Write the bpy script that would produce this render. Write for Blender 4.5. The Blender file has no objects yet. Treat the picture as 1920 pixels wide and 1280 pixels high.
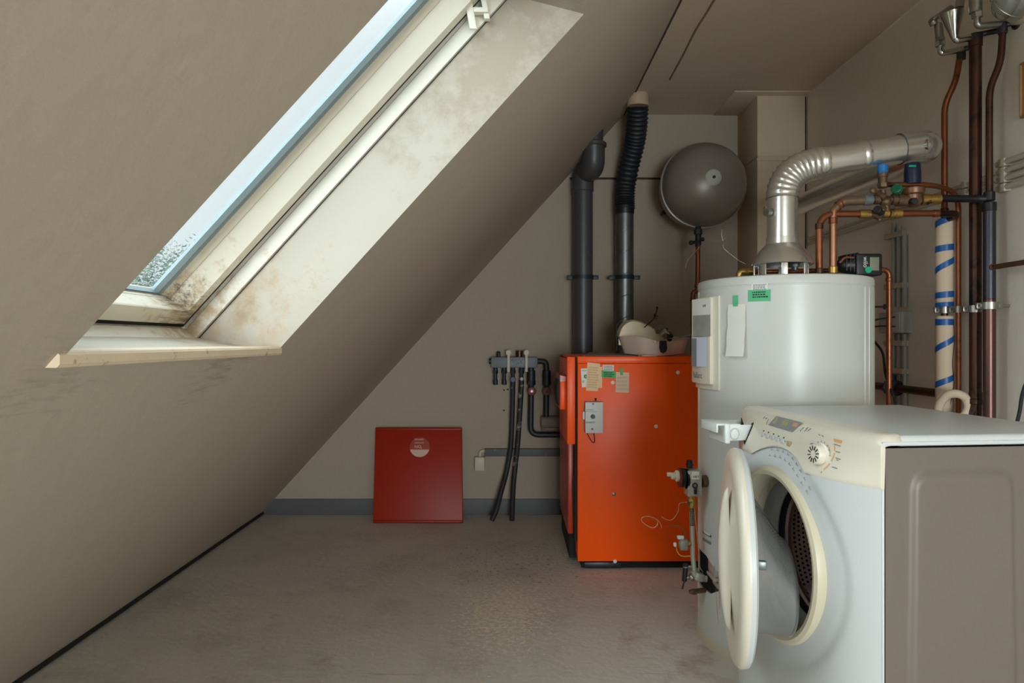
import bpy, bmesh, math, random
from mathutils import Vector, Matrix
random.seed(7)
PI = math.pi
H = 1.03                      # eye height
FPX = 1280.0                  # focal length in pixels of the 1920 px wide frame
sc = bpy.context.scene
COL = sc.collection

# ---------------------------------------------------------------- camera, world, exposure
cd = bpy.data.cameras.new('camera'); cam = bpy.data.objects.new('camera', cd); COL.objects.link(cam)
cam.location = (0, 0, H); cam.rotation_euler = (PI / 2, 0, 0)
cd.sensor_width = 36; cd.lens = 36 * FPX / 1920; cd.clip_start = 0.02; cd.clip_end = 300
sc.camera = cam
sc.view_settings.view_transform = 'Standard'; sc.view_settings.look = 'None'
sc.view_settings.gamma = 1; sc.view_settings.use_curve_mapping = False
sc.view_settings.exposure = 0.34

SKY_LOW, SKY_HIGH, FILL_LEFT, FILL_RIGHT = 1.62, 4.0, 7.4, 2.4
FILL_BACK = 27.0
world = bpy.data.worlds.new('overcast'); sc.world = world; world.use_nodes = True
nt = world.node_tree; nt.nodes.clear()
tc = nt.nodes.new('ShaderNodeTexCoord'); sx = nt.nodes.new('ShaderNodeSeparateXYZ')
mr = nt.nodes.new('ShaderNodeMapRange'); mr.interpolation_type = 'SMOOTHSTEP'
mr.inputs['From Min'].default_value = 0.36; mr.inputs['From Max'].default_value = 0.72
mr.inputs['To Min'].default_value = SKY_LOW; mr.inputs['To Max'].default_value = SKY_HIGH
nz = nt.nodes.new('ShaderNodeTexNoise'); nz.inputs['Scale'].default_value = 2.2; nz.inputs['Detail'].default_value = 3
cr = nt.nodes.new('ShaderNodeValToRGB')
cr.color_ramp.elements[0].color = (0.83, 0.93, 0.97, 1); cr.color_ramp.elements[1].color = (1.0, 1.0, 0.99, 1)
bg = nt.nodes.new('ShaderNodeBackground'); wo = nt.nodes.new('ShaderNodeOutputWorld')
nt.links.new(tc.outputs['Generated'], sx.inputs[0]); nt.links.new(sx.outputs['Z'], mr.inputs['Value'])
nt.links.new(tc.outputs['Generated'], nz.inputs['Vector']); nt.links.new(nz.outputs['Fac'], cr.inputs['Fac'])
# glow lobes added to the sky at left, right and behind as fill light
last = mr.outputs[0]
for vec, lo_, hi_, amp in (((-0.95, -0.28, 0.15), 0.30, 0.85, FILL_LEFT), ((0.90, -0.43, 0.0), 0.25, 0.85, FILL_RIGHT), ((0.05, -1.0, -0.06), 0.82, 0.98, FILL_BACK)):
    dp = nt.nodes.new('ShaderNodeVectorMath'); dp.operation = 'DOT_PRODUCT'; dp.inputs[1].default_value = vec; nt.links.new(tc.outputs['Generated'], dp.inputs[0])
    m2 = nt.nodes.new('ShaderNodeMapRange'); m2.interpolation_type = 'SMOOTHSTEP'; m2.inputs['From Min'].default_value = lo_; m2.inputs['From Max'].default_value = hi_
    m2.inputs['To Min'].default_value = 0.0; m2.inputs['To Max'].default_value = amp; nt.links.new(dp.outputs['Value'], m2.inputs['Value'])
    ad = nt.nodes.new('ShaderNodeMath'); ad.operation = 'ADD'; nt.links.new(last, ad.inputs[0]); nt.links.new(m2.outputs[0], ad.inputs[1]); last = ad.outputs[0]
nt.links.new(cr.outputs['Color'], bg.inputs['Color']); nt.links.new(ad.outputs[0], bg.inputs['Strength'])
nt.links.new(bg.outputs[0], wo.inputs['Surface'])
sc.cycles.max_bounces = 14; sc.cycles.diffuse_bounces = 6; sc.cycles.transparent_max_bounces = 16
sc.cycles.sample_clamp_indirect = 6.0

# ---------------------------------------------------------------- helpers
def srgb(r, g, b):
    f = lambda c: (c / 12.92) if c <= 0.04045 else ((c + 0.055) / 1.055) ** 2.4
    return (f(r / 255), f(g / 255), f(b / 255), 1)

def W(px, py, Y):
    return Vector(((px - 960) * Y / FPX, Y, H - (py - 640) * Y / FPX))

MATS = {}
def mat(name, rgb, rough=0.6, metal=0.0, var=0.0, vscale=6.0, bump=0.0, bscale=60.0, spots=None, spot_scale=20, spot_amt=0.1, coat=0.0, spec=0.5, alpha=None):
    if name in MATS: return MATS[name]
    m = bpy.data.materials.new(name); m.use_nodes = True; MATS[name] = m
    n = m.node_tree.nodes; l = m.node_tree.links; b = n['Principled BSDF']
    col = srgb(*rgb)
    b.inputs['Base Color'].default_value = col; b.inputs['Roughness'].default_value = rough
    b.inputs['Metallic'].default_value = metal; b.inputs['Coat Weight'].default_value = coat
    b.inputs['Coat Roughness'].default_value = 0.08
    b.inputs['Specular IOR Level'].default_value = spec
    tcn = n.new('ShaderNodeTexCoord'); last = None
    if var > 0:
        t = n.new('ShaderNodeTexNoise'); t.inputs['Scale'].default_value = vscale; t.inputs['Detail'].default_value = 6
        l.new(tcn.outputs['Object'], t.inputs['Vector'])
        mx = n.new('ShaderNodeMix'); mx.data_type = 'RGBA'
        mx.inputs['A'].default_value = tuple(c * (1 - var) for c in col[:3]) + (1,)
        mx.inputs['B'].default_value = tuple(min(1, c * (1 + var)) for c in col[:3]) + (1,)
        l.new(t.outputs['Fac'], mx.inputs['Factor']); last = mx.outputs['Result']
    if spots:
        t = n.new('ShaderNodeTexNoise'); t.inputs['Scale'].default_value = spot_scale; t.inputs['Detail'].default_value = 8; t.inputs['Roughness'].default_value = 0.7
        l.new(tcn.outputs['Object'], t.inputs['Vector'])
        r = n.new('ShaderNodeMapRange'); r.inputs['From Min'].default_value = 0.62 - spot_amt; r.inputs['From Max'].default_value = 0.68 - spot_amt
        l.new(t.outputs['Fac'], r.inputs['Value'])
        mx = n.new('ShaderNodeMix'); mx.data_type = 'RGBA'
        if last: l.new(last, mx.inputs['A'])
        else: mx.inputs['A'].default_value = col
        mx.inputs['B'].default_value = srgb(*spots); l.new(r.outputs[0], mx.inputs['Factor']); last = mx.outputs['Result']
    if last: l.new(last, b.inputs['Base Color'])
    if bump > 0:
        t = n.new('ShaderNodeTexNoise'); t.inputs['Scale'].default_value = bscale; t.inputs['Detail'].default_value = 5
        l.new(tcn.outputs['Object'], t.inputs['Vector'])
        bp = n.new('ShaderNodeBump'); bp.inputs['Strength'].default_value = bump; bp.inputs['Distance'].default_value = 0.01
        l.new(t.outputs['Fac'], bp.inputs['Height']); l.new(bp.outputs[0], b.inputs['Normal'])
    return m

class MB:
    def __init__(s): s.v = []; s.f = []
    def add(s, vs, fs):
        o = len(s.v); s.v += [Vector(p) for p in vs]; s.f += [tuple(i + o for i in q) for q in fs]; return s
    def obox(s, c, ax, size, bev=0.0, seg=2):
        bm = bmesh.new(); bmesh.ops.create_cube(bm, size=1)
        for q in bm.verts: q.co = Vector((q.co.x * size[0], q.co.y * size[1], q.co.z * size[2]))
        if bev > 0: bmesh.ops.bevel(bm, geom=bm.edges[:], offset=min(bev, 0.49 * min(size)), segments=seg, affect='EDGES', profile=0.5)
        bm.verts.ensure_lookup_table()
        X, Y, Z = [Vector(a) for a in ax]; c = Vector(c)
        vs = [c + X * q.co.x + Y * q.co.y + Z * q.co.z for q in bm.verts]
        fs = [tuple(q.index for q in f.verts) for f in bm.faces]; bm.free()
        return s.add(vs, fs)
    def box(s, x0, x1, y0, y1, z0, z1, bev=0.0, seg=2):
        return s.obox(((x0 + x1) / 2, (y0 + y1) / 2, (z0 + z1) / 2), ((1, 0, 0), (0, 1, 0), (0, 0, 1)), (abs(x1 - x0), abs(y1 - y0), abs(z1 - z0)), bev, seg)
    def tube(s, pts, r, n=14, cap=True, closed=False):
        pts = [Vector(p) for p in pts]; m = len(pts)
        rs = r if isinstance(r, (list, tuple)) else [r] * m
        T = []
        for i in range(m):
            if closed: t = pts[(i + 1) % m] - pts[i - 1]
            else: t = pts[min(i + 1, m - 1)] - pts[max(i - 1, 0)]
            T.append(t.normalized() if t.length > 1e-9 else Vector((0, 0, 1)))
        u = T[0].orthogonal().normalized(); vs = []
        for i in range(m):
            u = (u - T[i] * u.dot(T[i])).normalized(); w = T[i].cross(u)
            for k in range(n):
                a = 2 * PI * k / n; vs.append(pts[i] + (u * math.cos(a) + w * math.sin(a)) * rs[i])
        fs = []
        for i in range(m if closed else m - 1):
            j = (i + 1) % m
            for k in range(n): fs.append((i * n + k, i * n + (k + 1) % n, j * n + (k + 1) % n, j * n + k))
        if cap and not closed: fs.append(tuple(range(n - 1, -1, -1))); fs.append(tuple((m - 1) * n + k for k in range(n)))
        return s.add(vs, fs)
    def lathe(s, prof, o, axis, n=32, capa=True, capb=True, ref=None):
        o = Vector(o); a = Vector(axis).normalized()
        u = (Vector(ref) if ref else a.orthogonal()); u = (u - a * u.dot(a)).normalized(); w = a.cross(u); vs = []
        for r, h in prof:
            for k in range(n):
                t = 2 * PI * k / n; vs.append(o + a * h + (u * math.cos(t) + w * math.sin(t)) * max(r, 1e-5))
        fs = []; m = len(prof)
        for i in range(m - 1):
            for k in range(n): fs.append((i * n + k, i * n + (k + 1) % n, (i + 1) * n + (k + 1) % n, (i + 1) * n + k))
        if capa: fs.append(tuple(range(n - 1, -1, -1)))
        if capb: fs.append(tuple((m - 1) * n + k for k in range(n)))
        return s.add(vs, fs)
    def cyl(s, a, b, r, n=20, bev=0.0):
        a = Vector(a); b = Vector(b); L = (b - a).length
        p = [(r, 0), (r, L)] if bev <= 0 else [(r - bev, 0), (r, bev), (r, L - bev), (r - bev, L)]
        return s.lathe(p, a, b - a, n)
    def prism(s, poly, o, ux, uy, th):
        o = Vector(o); ux = Vector(ux); uy = Vector(uy); nn = ux.cross(uy).normalized() * th; m = len(poly)
        vs = [o + ux * p[0] + uy * p[1] for p in poly]; vs += [p + nn for p in vs]
        fs = [tuple(range(m - 1, -1, -1)), tuple(range(m, 2 * m))] + [(i, (i + 1) % m, m + (i + 1) % m, m + i) for i in range(m)]
        return s.add(vs, fs)
    def sphere(s, c, r, sc3=(1, 1, 1), n=16):
        c = Vector(c); vs = []; fs = []; R = n // 2 + 1
        for i in range(R):
            p = PI * i / (R - 1)
            for k in range(n):
                t = 2 * PI * k / n
                vs.append(c + Vector((r * sc3[0] * math.sin(p) * math.cos(t), r * sc3[1] * math.sin(p) * math.sin(t), r * sc3[2] * math.cos(p))))
        for i in range(R - 1):
            for k in range(n): fs.append((i * n + k, (i + 1) * n + k, (i + 1) * n + (k + 1) % n, i * n + (k + 1) % n))
        return s.add(vs, fs)
    def grid(s, rows):
        R = len(rows); C = len(rows[0]); vs = [p for r in rows for p in r]
        return s.add(vs, [(i * C + j, i * C + j + 1, (i + 1) * C + j + 1, (i + 1) * C + j) for i in range(R - 1) for j in range(C - 1)])

def rnd(pts, rad=0.03, seg=6):
    pts = [Vector(p) for p in pts]; out = [pts[0]]
    for i in range(1, len(pts) - 1):
        a, b, c = pts[i - 1], pts[i], pts[i + 1]
        d1 = (a - b); d2 = (c - b); L = min(rad, d1.length * 0.49, d2.length * 0.49)
        p = b + d1.normalized() * L; q = b + d2.normalized() * L
        for k in range(seg + 1):
            t = k / seg; out.append(p * (1 - t) ** 2 + b * 2 * t * (1 - t) + q * t * t)
    out.append(pts[-1]); return out

def spl(pts, k=8):
    pts = [Vector(p) for p in pts]; P = [pts[0] * 2 - pts[1]] + pts + [pts[-1] * 2 - pts[-2]]; out = []
    for i in range(1, len(P) - 2):
        for j in range(k):
            t = j / k; a, b, c, d = P[i - 1], P[i], P[i + 1], P[i + 2]
            out.append(0.5 * ((2 * b) + (c - a) * t + (2 * a - 5 * b + 4 * c - d) * t * t + (3 * b - a - 3 * c + d) * t ** 3))
    out.append(pts[-1]); return out

def link(name, mb, m, M=None, smooth=True, ang=35):
    me = bpy.data.meshes.new(name)
    vs = [M @ p for p in mb.v] if M is not None else mb.v
    me.from_pydata([tuple(p) for p in vs], [], mb.f)
    bm = bmesh.new(); bm.from_mesh(me); bmesh.ops.recalc_face_normals(bm, faces=bm.faces[:]); bm.to_mesh(me); bm.free()
    if smooth:
        me.polygons.foreach_set('use_smooth', [True] * len(me.polygons)); me.set_sharp_from_angle(angle=math.radians(ang))
    me.materials.append(m); o = bpy.data.objects.new(name, me); COL.objects.link(o); return o

ROOTM = {}
def thing(name, label, cat, loc, rz=0.0, group=None):
    o = bpy.data.objects.new(name, None); COL.objects.link(o); o.empty_display_size = 0.05
    o.location = loc; o.rotation_euler = (0, 0, rz); o['label'] = label; o['category'] = cat
    if group: o['group'] = group
    ROOTM[o.name] = Matrix.Translation(Vector(loc)) @ Matrix.Rotation(rz, 4, 'Z'); return o

def part(name, mb, m, parent, label=None, local=False, smooth=True, ang=35):
    """mb in world coordinates (or in the thing's own when local=True)"""
    r = parent
    while r.parent: r = r.parent
    M = None if local else ROOTM[r.name].inverted()
    o = link(name, mb, m, M, smooth, ang); o.parent = parent
    if label: o['label'] = label
    return o

def solo(name, mb, m, label, cat, group=None, smooth=True, ang=35):
    """a thing that is one mesh, origin at its base"""
    xs = [p.x for p in mb.v]; ys = [p.y for p in mb.v]; zs = [p.z for p in mb.v]
    c = Vector(((min(xs) + max(xs)) / 2, (min(ys) + max(ys)) / 2, min(zs)))
    o = link(name, mb, m, Matrix.Translation(-c), smooth, ang); o.location = c; ROOTM[o.name] = Matrix.Translation(c)
    o['label'] = label; o['category'] = cat
    if group: o['group'] = group
    return o

def struct(name, mb, m, parent=None, smooth=True, ang=30):
    o = link(name, mb, m, None, smooth, ang); ROOTM[o.name] = Matrix.Identity(4)
    if parent: o.parent = parent
    else: o['kind'] = 'structure'
    return o

def text(s, size, o, ux, uy, m, parent, name='lettering', squeeze=1.0):
    cu = bpy.data.curves.new(name, 'FONT'); cu.body = s; cu.size = size; cu.extrude = 0.0003; cu.resolution_u = 2
    t = bpy.data.objects.new(name, cu); COL.objects.link(t); bpy.context.view_layer.update()
    me = bpy.data.meshes.new_from_object(t.evaluated_get(bpy.context.evaluated_depsgraph_get()))
    mb = MB(); ux = Vector(ux).normalized(); uy = Vector(uy).normalized(); nn = ux.cross(uy); o = Vector(o)
    mb.add([o + ux * v.co.x * squeeze + uy * v.co.y + nn * (v.co.z + 0.0003) for v in me.vertices], [tuple(p.vertices) for p in me.polygons])
    bpy.data.objects.remove(t); bpy.data.curves.remove(cu); bpy.data.meshes.remove(me)
    return part(name, mb, m, parent, smooth=False)

def text_round(s, size, axis, r, a, z, m, parent, name='lettering', squeeze=1.0):
    """lettering bent round an upright cylinder, starting at angle a"""
    cu = bpy.data.curves.new(name, 'FONT'); cu.body = s; cu.size = size; cu.extrude = 0.0003; cu.resolution_u = 2
    t = bpy.data.objects.new(name, cu); COL.objects.link(t); bpy.context.view_layer.update()
    me = bpy.data.meshes.new_from_object(t.evaluated_get(bpy.context.evaluated_depsgraph_get())); mb = MB()
    mb.add([Vector((axis.x + (r + v.co.z) * math.cos(a + v.co.x * squeeze / r), axis.y + (r + v.co.z) * math.sin(a + v.co.x * squeeze / r), z + v.co.y)) for v in me.vertices], [tuple(p.vertices) for p in me.polygons])
    bpy.data.objects.remove(t); bpy.data.curves.remove(cu); bpy.data.meshes.remove(me)
    return part(name, mb, m, parent, smooth=False)

def strokes(n, w, h, o, ux, uy, m, parent, name='printed_lines', seed=1):
    """lines of print too small to read: rows of broken dark strokes"""
    rr = random.Random(seed); mb = MB(); ux = Vector(ux).normalized(); uy = Vector(uy).normalized(); o = Vector(o)
    for i in range(n):
        y = -h * (i + 0.5) / n; x = 0
        while x < w * (0.75 + 0.25 * rr.random()):
            L = w * rr.uniform(0.05, 0.16); L = min(L, w - x); t = h / n * 0.28
            if L > 0.0005: mb.prism([(x, y - t), (x + L, y - t), (x + L, y + t), (x, y + t)], o, ux, uy, 0.0004)
            x += L + w * 0.035
    return part(name, mb, m, parent, smooth=False)
# ---------------------------------------------------------------- materials
def wall_mat(name, rgb, var, streak=(92, 78, 62), amt=0.35):
    m = mat(name, rgb, 0.85, var=var, vscale=1.6, bump=0.14, bscale=28)
    n = m.node_tree.nodes; l = m.node_tree.links; b = n['Principled BSDF']; tcn = [x for x in n if x.type == 'TEX_COORD'][0]
    src = b.inputs['Base Color'].links[0].from_socket
    mp = n.new('ShaderNodeMapping'); mp.inputs['Scale'].default_value = (1.0, 0.7, 0.45); l.new(tcn.outputs['Object'], mp.inputs['Vector'])
    t = n.new('ShaderNodeTexNoise'); t.inputs['Scale'].default_value = 9; t.inputs['Detail'].default_value = 9; t.inputs['Roughness'].default_value = 0.75
    l.new(mp.outputs[0], t.inputs['Vector'])
    r = n.new('ShaderNodeMapRange'); r.inputs['From Min'].default_value = 0.66; r.inputs['From Max'].default_value = 0.76; r.inputs['To Max'].default_value = amt
    l.new(t.outputs['Fac'], r.inputs['Value'])
    mx = n.new('ShaderNodeMix'); mx.data_type = 'RGBA'; l.new(src, mx.inputs['A']); mx.inputs['B'].default_value = srgb(*streak)
    l.new(r.outputs[0], mx.inputs['Factor']); l.new(mx.outputs['Result'], b.inputs['Base Color']); return m
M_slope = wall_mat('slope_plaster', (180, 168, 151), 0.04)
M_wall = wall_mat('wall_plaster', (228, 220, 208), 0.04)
M_wall_shade = wall_mat('back_wall_plaster', (158, 145, 129), 0.05)  # same plaster as the other walls, darkened to paint in the shade
M_ceil = wall_mat('ceiling_paint', (200, 184, 162), 0.05)
M_reveal = wall_mat('reveal_plaster', (186, 180, 167), 0.09, (150, 132, 108), 0.55)
M_box = mat('chimney_paint', (196, 178, 154), 0.8, var=0.03, bump=0.15)
M_base = mat('grey_skirting_paint', (84, 85, 85), 0.6, var=0.1, vscale=8, spots=(140, 136, 128), spot_scale=14, spot_amt=-0.03)
M_win = mat('window_paint', (226, 223, 210), 0.45, var=0.05, vscale=9)
M_win2 = mat('weathered_window_paint', (226, 220, 204), 0.5, var=0.06, vscale=16)
M_seal = mat('grey_blue_seal', (140, 158, 164), 0.4)
M_sill = mat('sill_board_paint', (226, 206, 178), 0.5, var=0.1, vscale=20, spots=(190, 150, 110), spot_scale=30, spot_amt=0.02)
M_dark = mat('dark_gap', (30, 26, 22), 0.9)
M_white = mat('white_enamel', (206, 208, 203), 0.32, var=0.01, vscale=3)
M_washer = mat('washer_white', (202, 206, 206), 0.3, var=0.01, vscale=3)
M_side_shade = mat('washer_side_enamel', (110, 101, 92), 0.42, var=0.03, vscale=4)  # the white machine's side darkened: its shade is put into the colour
M_cream = mat('cream_plastic', (222, 216, 198), 0.28, var=0.02, vscale=6)
M_yell = mat('yellowed_plastic', (204, 196, 170), 0.4, var=0.04)
M_orange = mat('orange_enamel', (255, 88, 0), 0.36, var=0.05, vscale=2.5, spec=0.3)
M_orange_shade = mat('red_orange_enamel', (146, 32, 6), 0.42, spec=0.25, var=0.06, vscale=3, spots=(90, 20, 8), spot_scale=26, spot_amt=-0.1)  # the boiler's orange, darkened in colour because the panel stands unlit
M_redside = mat('rust_red_enamel', (172, 52, 22), 0.35, var=0.1, vscale=6)
M_black = mat('black_plastic', (26, 26, 28), 0.4)
M_rubber = mat('black_rubber', (20, 20, 22), 0.7)
M_pvc = mat('dark_grey_pvc', (66, 64, 66), 0.42, var=0.05)
M_hose = mat('black_flexible_hose', (30, 33, 40), 0.5)
M_galv = mat('galvanised_steel', (118, 124, 124), 0.38, 0.85, var=0.25, vscale=30)
M_alu = mat('bright_aluminium', (236, 235, 230), 0.27, 0.9, var=0.05, vscale=8, bump=0.06, bscale=9)
M_chrome = mat('chrome', (205, 206, 205), 0.12, 1.0)
M_steel = mat('dull_steel', (160, 158, 150), 0.35, 0.9, var=0.1)
M_copper = mat('copper', (142, 84, 54), 0.38, 0.75, var=0.28, vscale=7, spots=(92, 52, 34), spot_scale=5, spot_amt=0.06)
M_dcop = mat('dark_aged_copper', (80, 52, 40), 0.4, 0.7, var=0.35, vscale=6, spots=(44, 34, 36), spot_scale=4, spot_amt=0.1)
M_bcop = mat('blued_copper', (70, 68, 76), 0.38, 0.75, var=0.3, vscale=6, spots=(110, 70, 54), spot_scale=4, spot_amt=0.0)
M_brass = mat('brass', (186, 150, 84), 0.36, 0.85, var=0.2, vscale=20, spots=(84, 74, 48), spot_scale=30, spot_amt=0.05)
M_dbrass = mat('tarnished_brass', (112, 88, 66), 0.5, 0.6, var=0.3, vscale=20, spots=(50, 62, 58), spot_scale=18, spot_amt=0.05)
M_blue = mat('blue_plastic', (40, 120, 190), 0.4)
M_bluetape = mat('blue_tape', (20, 84, 150), 0.4)
M_green = mat('green_plastic', (20, 168, 128), 0.4)
M_gtape = mat('green_label', (84, 186, 132), 0.6)
M_ggtape = mat('green_paper_tape', (70, 172, 92), 0.6)
M_insul = mat('beige_foam_insulation', (208, 188, 162), 0.8, var=0.05, bump=0.2, bscale=30, spots=(130, 106, 86), spot_scale=9, spot_amt=-0.1)
M_conduit = mat('pale_pvc_conduit', (186, 178, 160), 0.5)
M_gconduit = mat('grey_conduit', (160, 162, 158), 0.5)
M_junc = mat('grey_junction_plastic', (170, 170, 168), 0.5)
M_vessel = mat('grey_lacquer', (126, 118, 110), 0.34, 0.15, var=0.05)
M_paper = mat('white_paper', (226, 226, 220), 0.8, var=0.03)
M_beige = mat('beige_paper', (232, 200, 160), 0.8, var=0.03)
M_buff = mat('buff_paper', (222, 196, 172), 0.8, var=0.03)
M_ink = mat('ink', (48, 48, 52), 0.8)
M_inkg = mat('grey_ink', (130, 132, 134), 0.8)
M_lcd = mat('lcd', (128, 134, 116), 0.25)
M_tray = mat('tray_plastic', (214, 196, 182), 0.4, var=0.02)
M_lid = mat('cream_lid_plastic', (214, 200, 160), 0.38, var=0.02)
M_manif = mat('grey_manifold_paint', (104, 112, 116), 0.5, var=0.1, spots=(40, 44, 48), spot_scale=40, spot_amt=0.02)
M_dvalve = mat('dark_valve_body', (36, 42, 46), 0.5, 0.2)
M_peel = mat('peeling_black_hose', (34, 33, 34), 0.6, spots=(176, 166, 150), spot_scale=11, spot_amt=0.06)
M_wheel = mat('dark_red_handwheel', (110, 34, 28), 0.5)
M_drum = None

def glass_mat(name, tint, refl=0.06, white=0.0, graze=0.4):
    m = bpy.data.materials.new(name); m.use_nodes = True; n = m.node_tree.nodes; l = m.node_tree.links; n.clear()
    o = n.new('ShaderNodeOutputMaterial'); t = n.new('ShaderNodeBsdfTransparent'); t.inputs[0].default_value = tint
    g = n.new('ShaderNodeBsdfGlossy'); g.inputs['Roughness'].default_value = 0.03
    lw = n.new('ShaderNodeLayerWeight'); lw.inputs[0].default_value = 0.5
    pw = n.new('ShaderNodeMath'); pw.operation = 'POWER'; pw.inputs[1].default_value = 5; l.new(lw.outputs['Facing'], pw.inputs[0])
    ma = n.new('ShaderNodeMath'); ma.operation = 'MULTIPLY_ADD'; ma.inputs[1].default_value = graze; ma.inputs[2].default_value = refl * .6; l.new(pw.outputs[0], ma.inputs[0])
    mx = n.new('ShaderNodeMixShader'); l.new(ma.outputs[0], mx.inputs[0]); l.new(t.outputs[0], mx.inputs[1]); l.new(g.outputs[0], mx.inputs[2])
    src = mx.outputs[0]
    if white > 0:
        d = n.new('ShaderNodeBsdfDiffuse'); d.inputs[0].default_value = (0.8, 0.82, 0.82, 1); m2 = n.new('ShaderNodeMixShader'); m2.inputs[0].default_value = white
        l.new(src, m2.inputs[1]); l.new(d.outputs[0], m2.inputs[2]); src = m2.outputs[0]
    l.new(src, o.inputs[0]); return m
M_glass = glass_mat('window_glass', (0.97, 0.99, 1.0, 1)); M_glass_dim = glass_mat('dusty_window_glass', (0.64, 0.67, 0.678, 1))  # visible skylight's pane is tinted to dim the daylight; other panes stay clear
M_bowl = glass_mat('bowl_glass', (0.92, 0.93, 0.94, 1), refl=.16, white=0.075, graze=1.0)
M_lampglass = glass_mat('lamp_glass', (0.6, 0.66, 0.6, 1), white=0.3)

def floor_mat():
    m = mat('painted_concrete', (208, 202, 193), 0.62, var=0.14, vscale=2.4, bump=0.2, bscale=40)
    n = m.node_tree.nodes; l = m.node_tree.links; b = n['Principled BSDF']; tcn = [x for x in n if x.type == 'TEX_COORD'][0]
    def layer(cx, cy, rx, ry, scale, lo, hi, colr, amt):
        src = b.inputs['Base Color'].links[0].from_socket
        mp = n.new('ShaderNodeMapping'); mp.inputs['Location'].default_value = (-cx / rx, -cy / ry, 0); mp.inputs['Scale'].default_value = (1 / rx, 1 / ry, 0)
        l.new(tcn.outputs['Object'], mp.inputs['Vector']); ln = n.new('ShaderNodeVectorMath'); ln.operation = 'LENGTH'; l.new(mp.outputs[0], ln.inputs[0])
        r1 = n.new('ShaderNodeMapRange'); r1.inputs['From Min'].default_value = 1; r1.inputs['From Max'].default_value = 0.2; l.new(ln.outputs['Value'], r1.inputs['Value'])
        t = n.new('ShaderNodeTexNoise'); t.inputs['Scale'].default_value = scale; t.inputs['Detail'].default_value = 7; t.inputs['Roughness'].default_value = 0.7; l.new(tcn.outputs['Object'], t.inputs['Vector'])
        ad = n.new('ShaderNodeMath'); ad.operation = 'MULTIPLY_ADD'; ad.inputs[1].default_value = 0.16; l.new(r1.outputs[0], ad.inputs[0]); l.new(t.outputs['Fac'], ad.inputs[2])
        r2 = n.new('ShaderNodeMapRange'); r2.inputs['From Min'].default_value = lo; r2.inputs['From Max'].default_value = hi; r2.inputs['To Max'].default_value = amt; l.new(ad.outputs[0], r2.inputs['Value'])
        mx = n.new('ShaderNodeMix'); mx.data_type = 'RGBA'; l.new(src, mx.inputs['A']); mx.inputs['B'].default_value = srgb(*colr); l.new(r2.outputs[0], mx.inputs['Factor'])
        l.new(mx.outputs['Result'], b.inputs['Base Color'])
    layer(0, 2.6, 9, 9, 3.1, 0.66, 0.85, (164, 156, 146), 0.5)       # broad dirt
    layer(-0.03, 2.6, 0.30, 0.55, 62, 0.625, 0.64, (236, 224, 198), 0.95)  # chipped specks
    layer(0.1, 2.2, 1.4, 1.2, 48, 0.695, 0.71, (210, 202, 180), 0.8)
    layer(0.1, 3.2, 1.4, 1.2, 55, 0.75, 0.76, (60, 54, 50), 0.7)
    layer(0.62, 2.35, 0.34, 0.5, 6, 0.62, 0.80, (150, 104, 74), 0.6)      # rust around the heater's foot
    # long fine scratches
    src = b.inputs['Base Color'].links[0].from_socket
    mp = n.new('ShaderNodeMapping'); mp.inputs['Rotation'].default_value = (0, 0, 0.5); mp.inputs['Scale'].default_value = (1.1, 26, 1)
    l.new(tcn.outputs['Object'], mp.inputs['Vector'])
    t = n.new('ShaderNodeTexNoise'); t.inputs['Scale'].default_value = 2.4; t.inputs['Detail'].default_value = 3; t.inputs['Distortion'].default_value = 0.6; l.new(mp.outputs[0], t.inputs['Vector'])
    r = n.new('ShaderNodeMapRange'); r.inputs['From Min'].default_value = 0.70; r.inputs['From Max'].default_value = 0.74; r.inputs['To Max'].default_value = 0.4; l.new(t.outputs['Fac'], r.inputs['Value'])
    mx = n.new('ShaderNodeMix'); mx.data_type = 'RGBA'; l.new(src, mx.inputs['A']); mx.inputs['B'].default_value = srgb(90, 80, 72); l.new(r.outputs[0], mx.inputs['Factor'])
    l.new(mx.outputs['Result'], b.inputs['Base Color']); return m
M_floor = floor_mat()
def corner_stain(m, c, rad, colr, amt, stretch=(6, 40, 6), lo=0.52):
    n = m.node_tree.nodes; l = m.node_tree.links; b = n['Principled BSDF']; tcn = [x for x in n if x.type == 'TEX_COORD'][0]; src = b.inputs['Base Color'].links[0].from_socket
    ds = n.new('ShaderNodeVectorMath'); ds.operation = 'DISTANCE'; ds.inputs[1].default_value = c; l.new(tcn.outputs['Object'], ds.inputs[0])
    r1 = n.new('ShaderNodeMapRange'); r1.inputs['From Min'].default_value = rad; r1.inputs['From Max'].default_value = 0; l.new(ds.outputs['Value'], r1.inputs['Value'])
    mp = n.new('ShaderNodeMapping'); mp.inputs['Scale'].default_value = stretch; l.new(tcn.outputs['Object'], mp.inputs['Vector'])
    t = n.new('ShaderNodeTexNoise'); t.inputs['Scale'].default_value = 1.6; t.inputs['Detail'].default_value = 7; t.inputs['Roughness'].default_value = .7; l.new(mp.outputs[0], t.inputs['Vector'])
    ad = n.new('ShaderNodeMath'); ad.operation = 'MULTIPLY_ADD'; ad.inputs[1].default_value = .34; l.new(r1.outputs[0], ad.inputs[0]); l.new(t.outputs['Fac'], ad.inputs[2])
    r2 = n.new('ShaderNodeMapRange'); r2.inputs['From Min'].default_value = lo + .16; r2.inputs['From Max'].default_value = lo + .34; r2.inputs['To Max'].default_value = amt; l.new(ad.outputs[0], r2.inputs['Value'])
    mx = n.new('ShaderNodeMix'); mx.data_type = 'RGBA'; l.new(src, mx.inputs['A']); mx.inputs['B'].default_value = srgb(*colr); l.new(r2.outputs[0], mx.inputs['Factor']); l.new(mx.outputs['Result'], b.inputs['Base Color'])
CN = (-.14, .36, .16)
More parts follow.
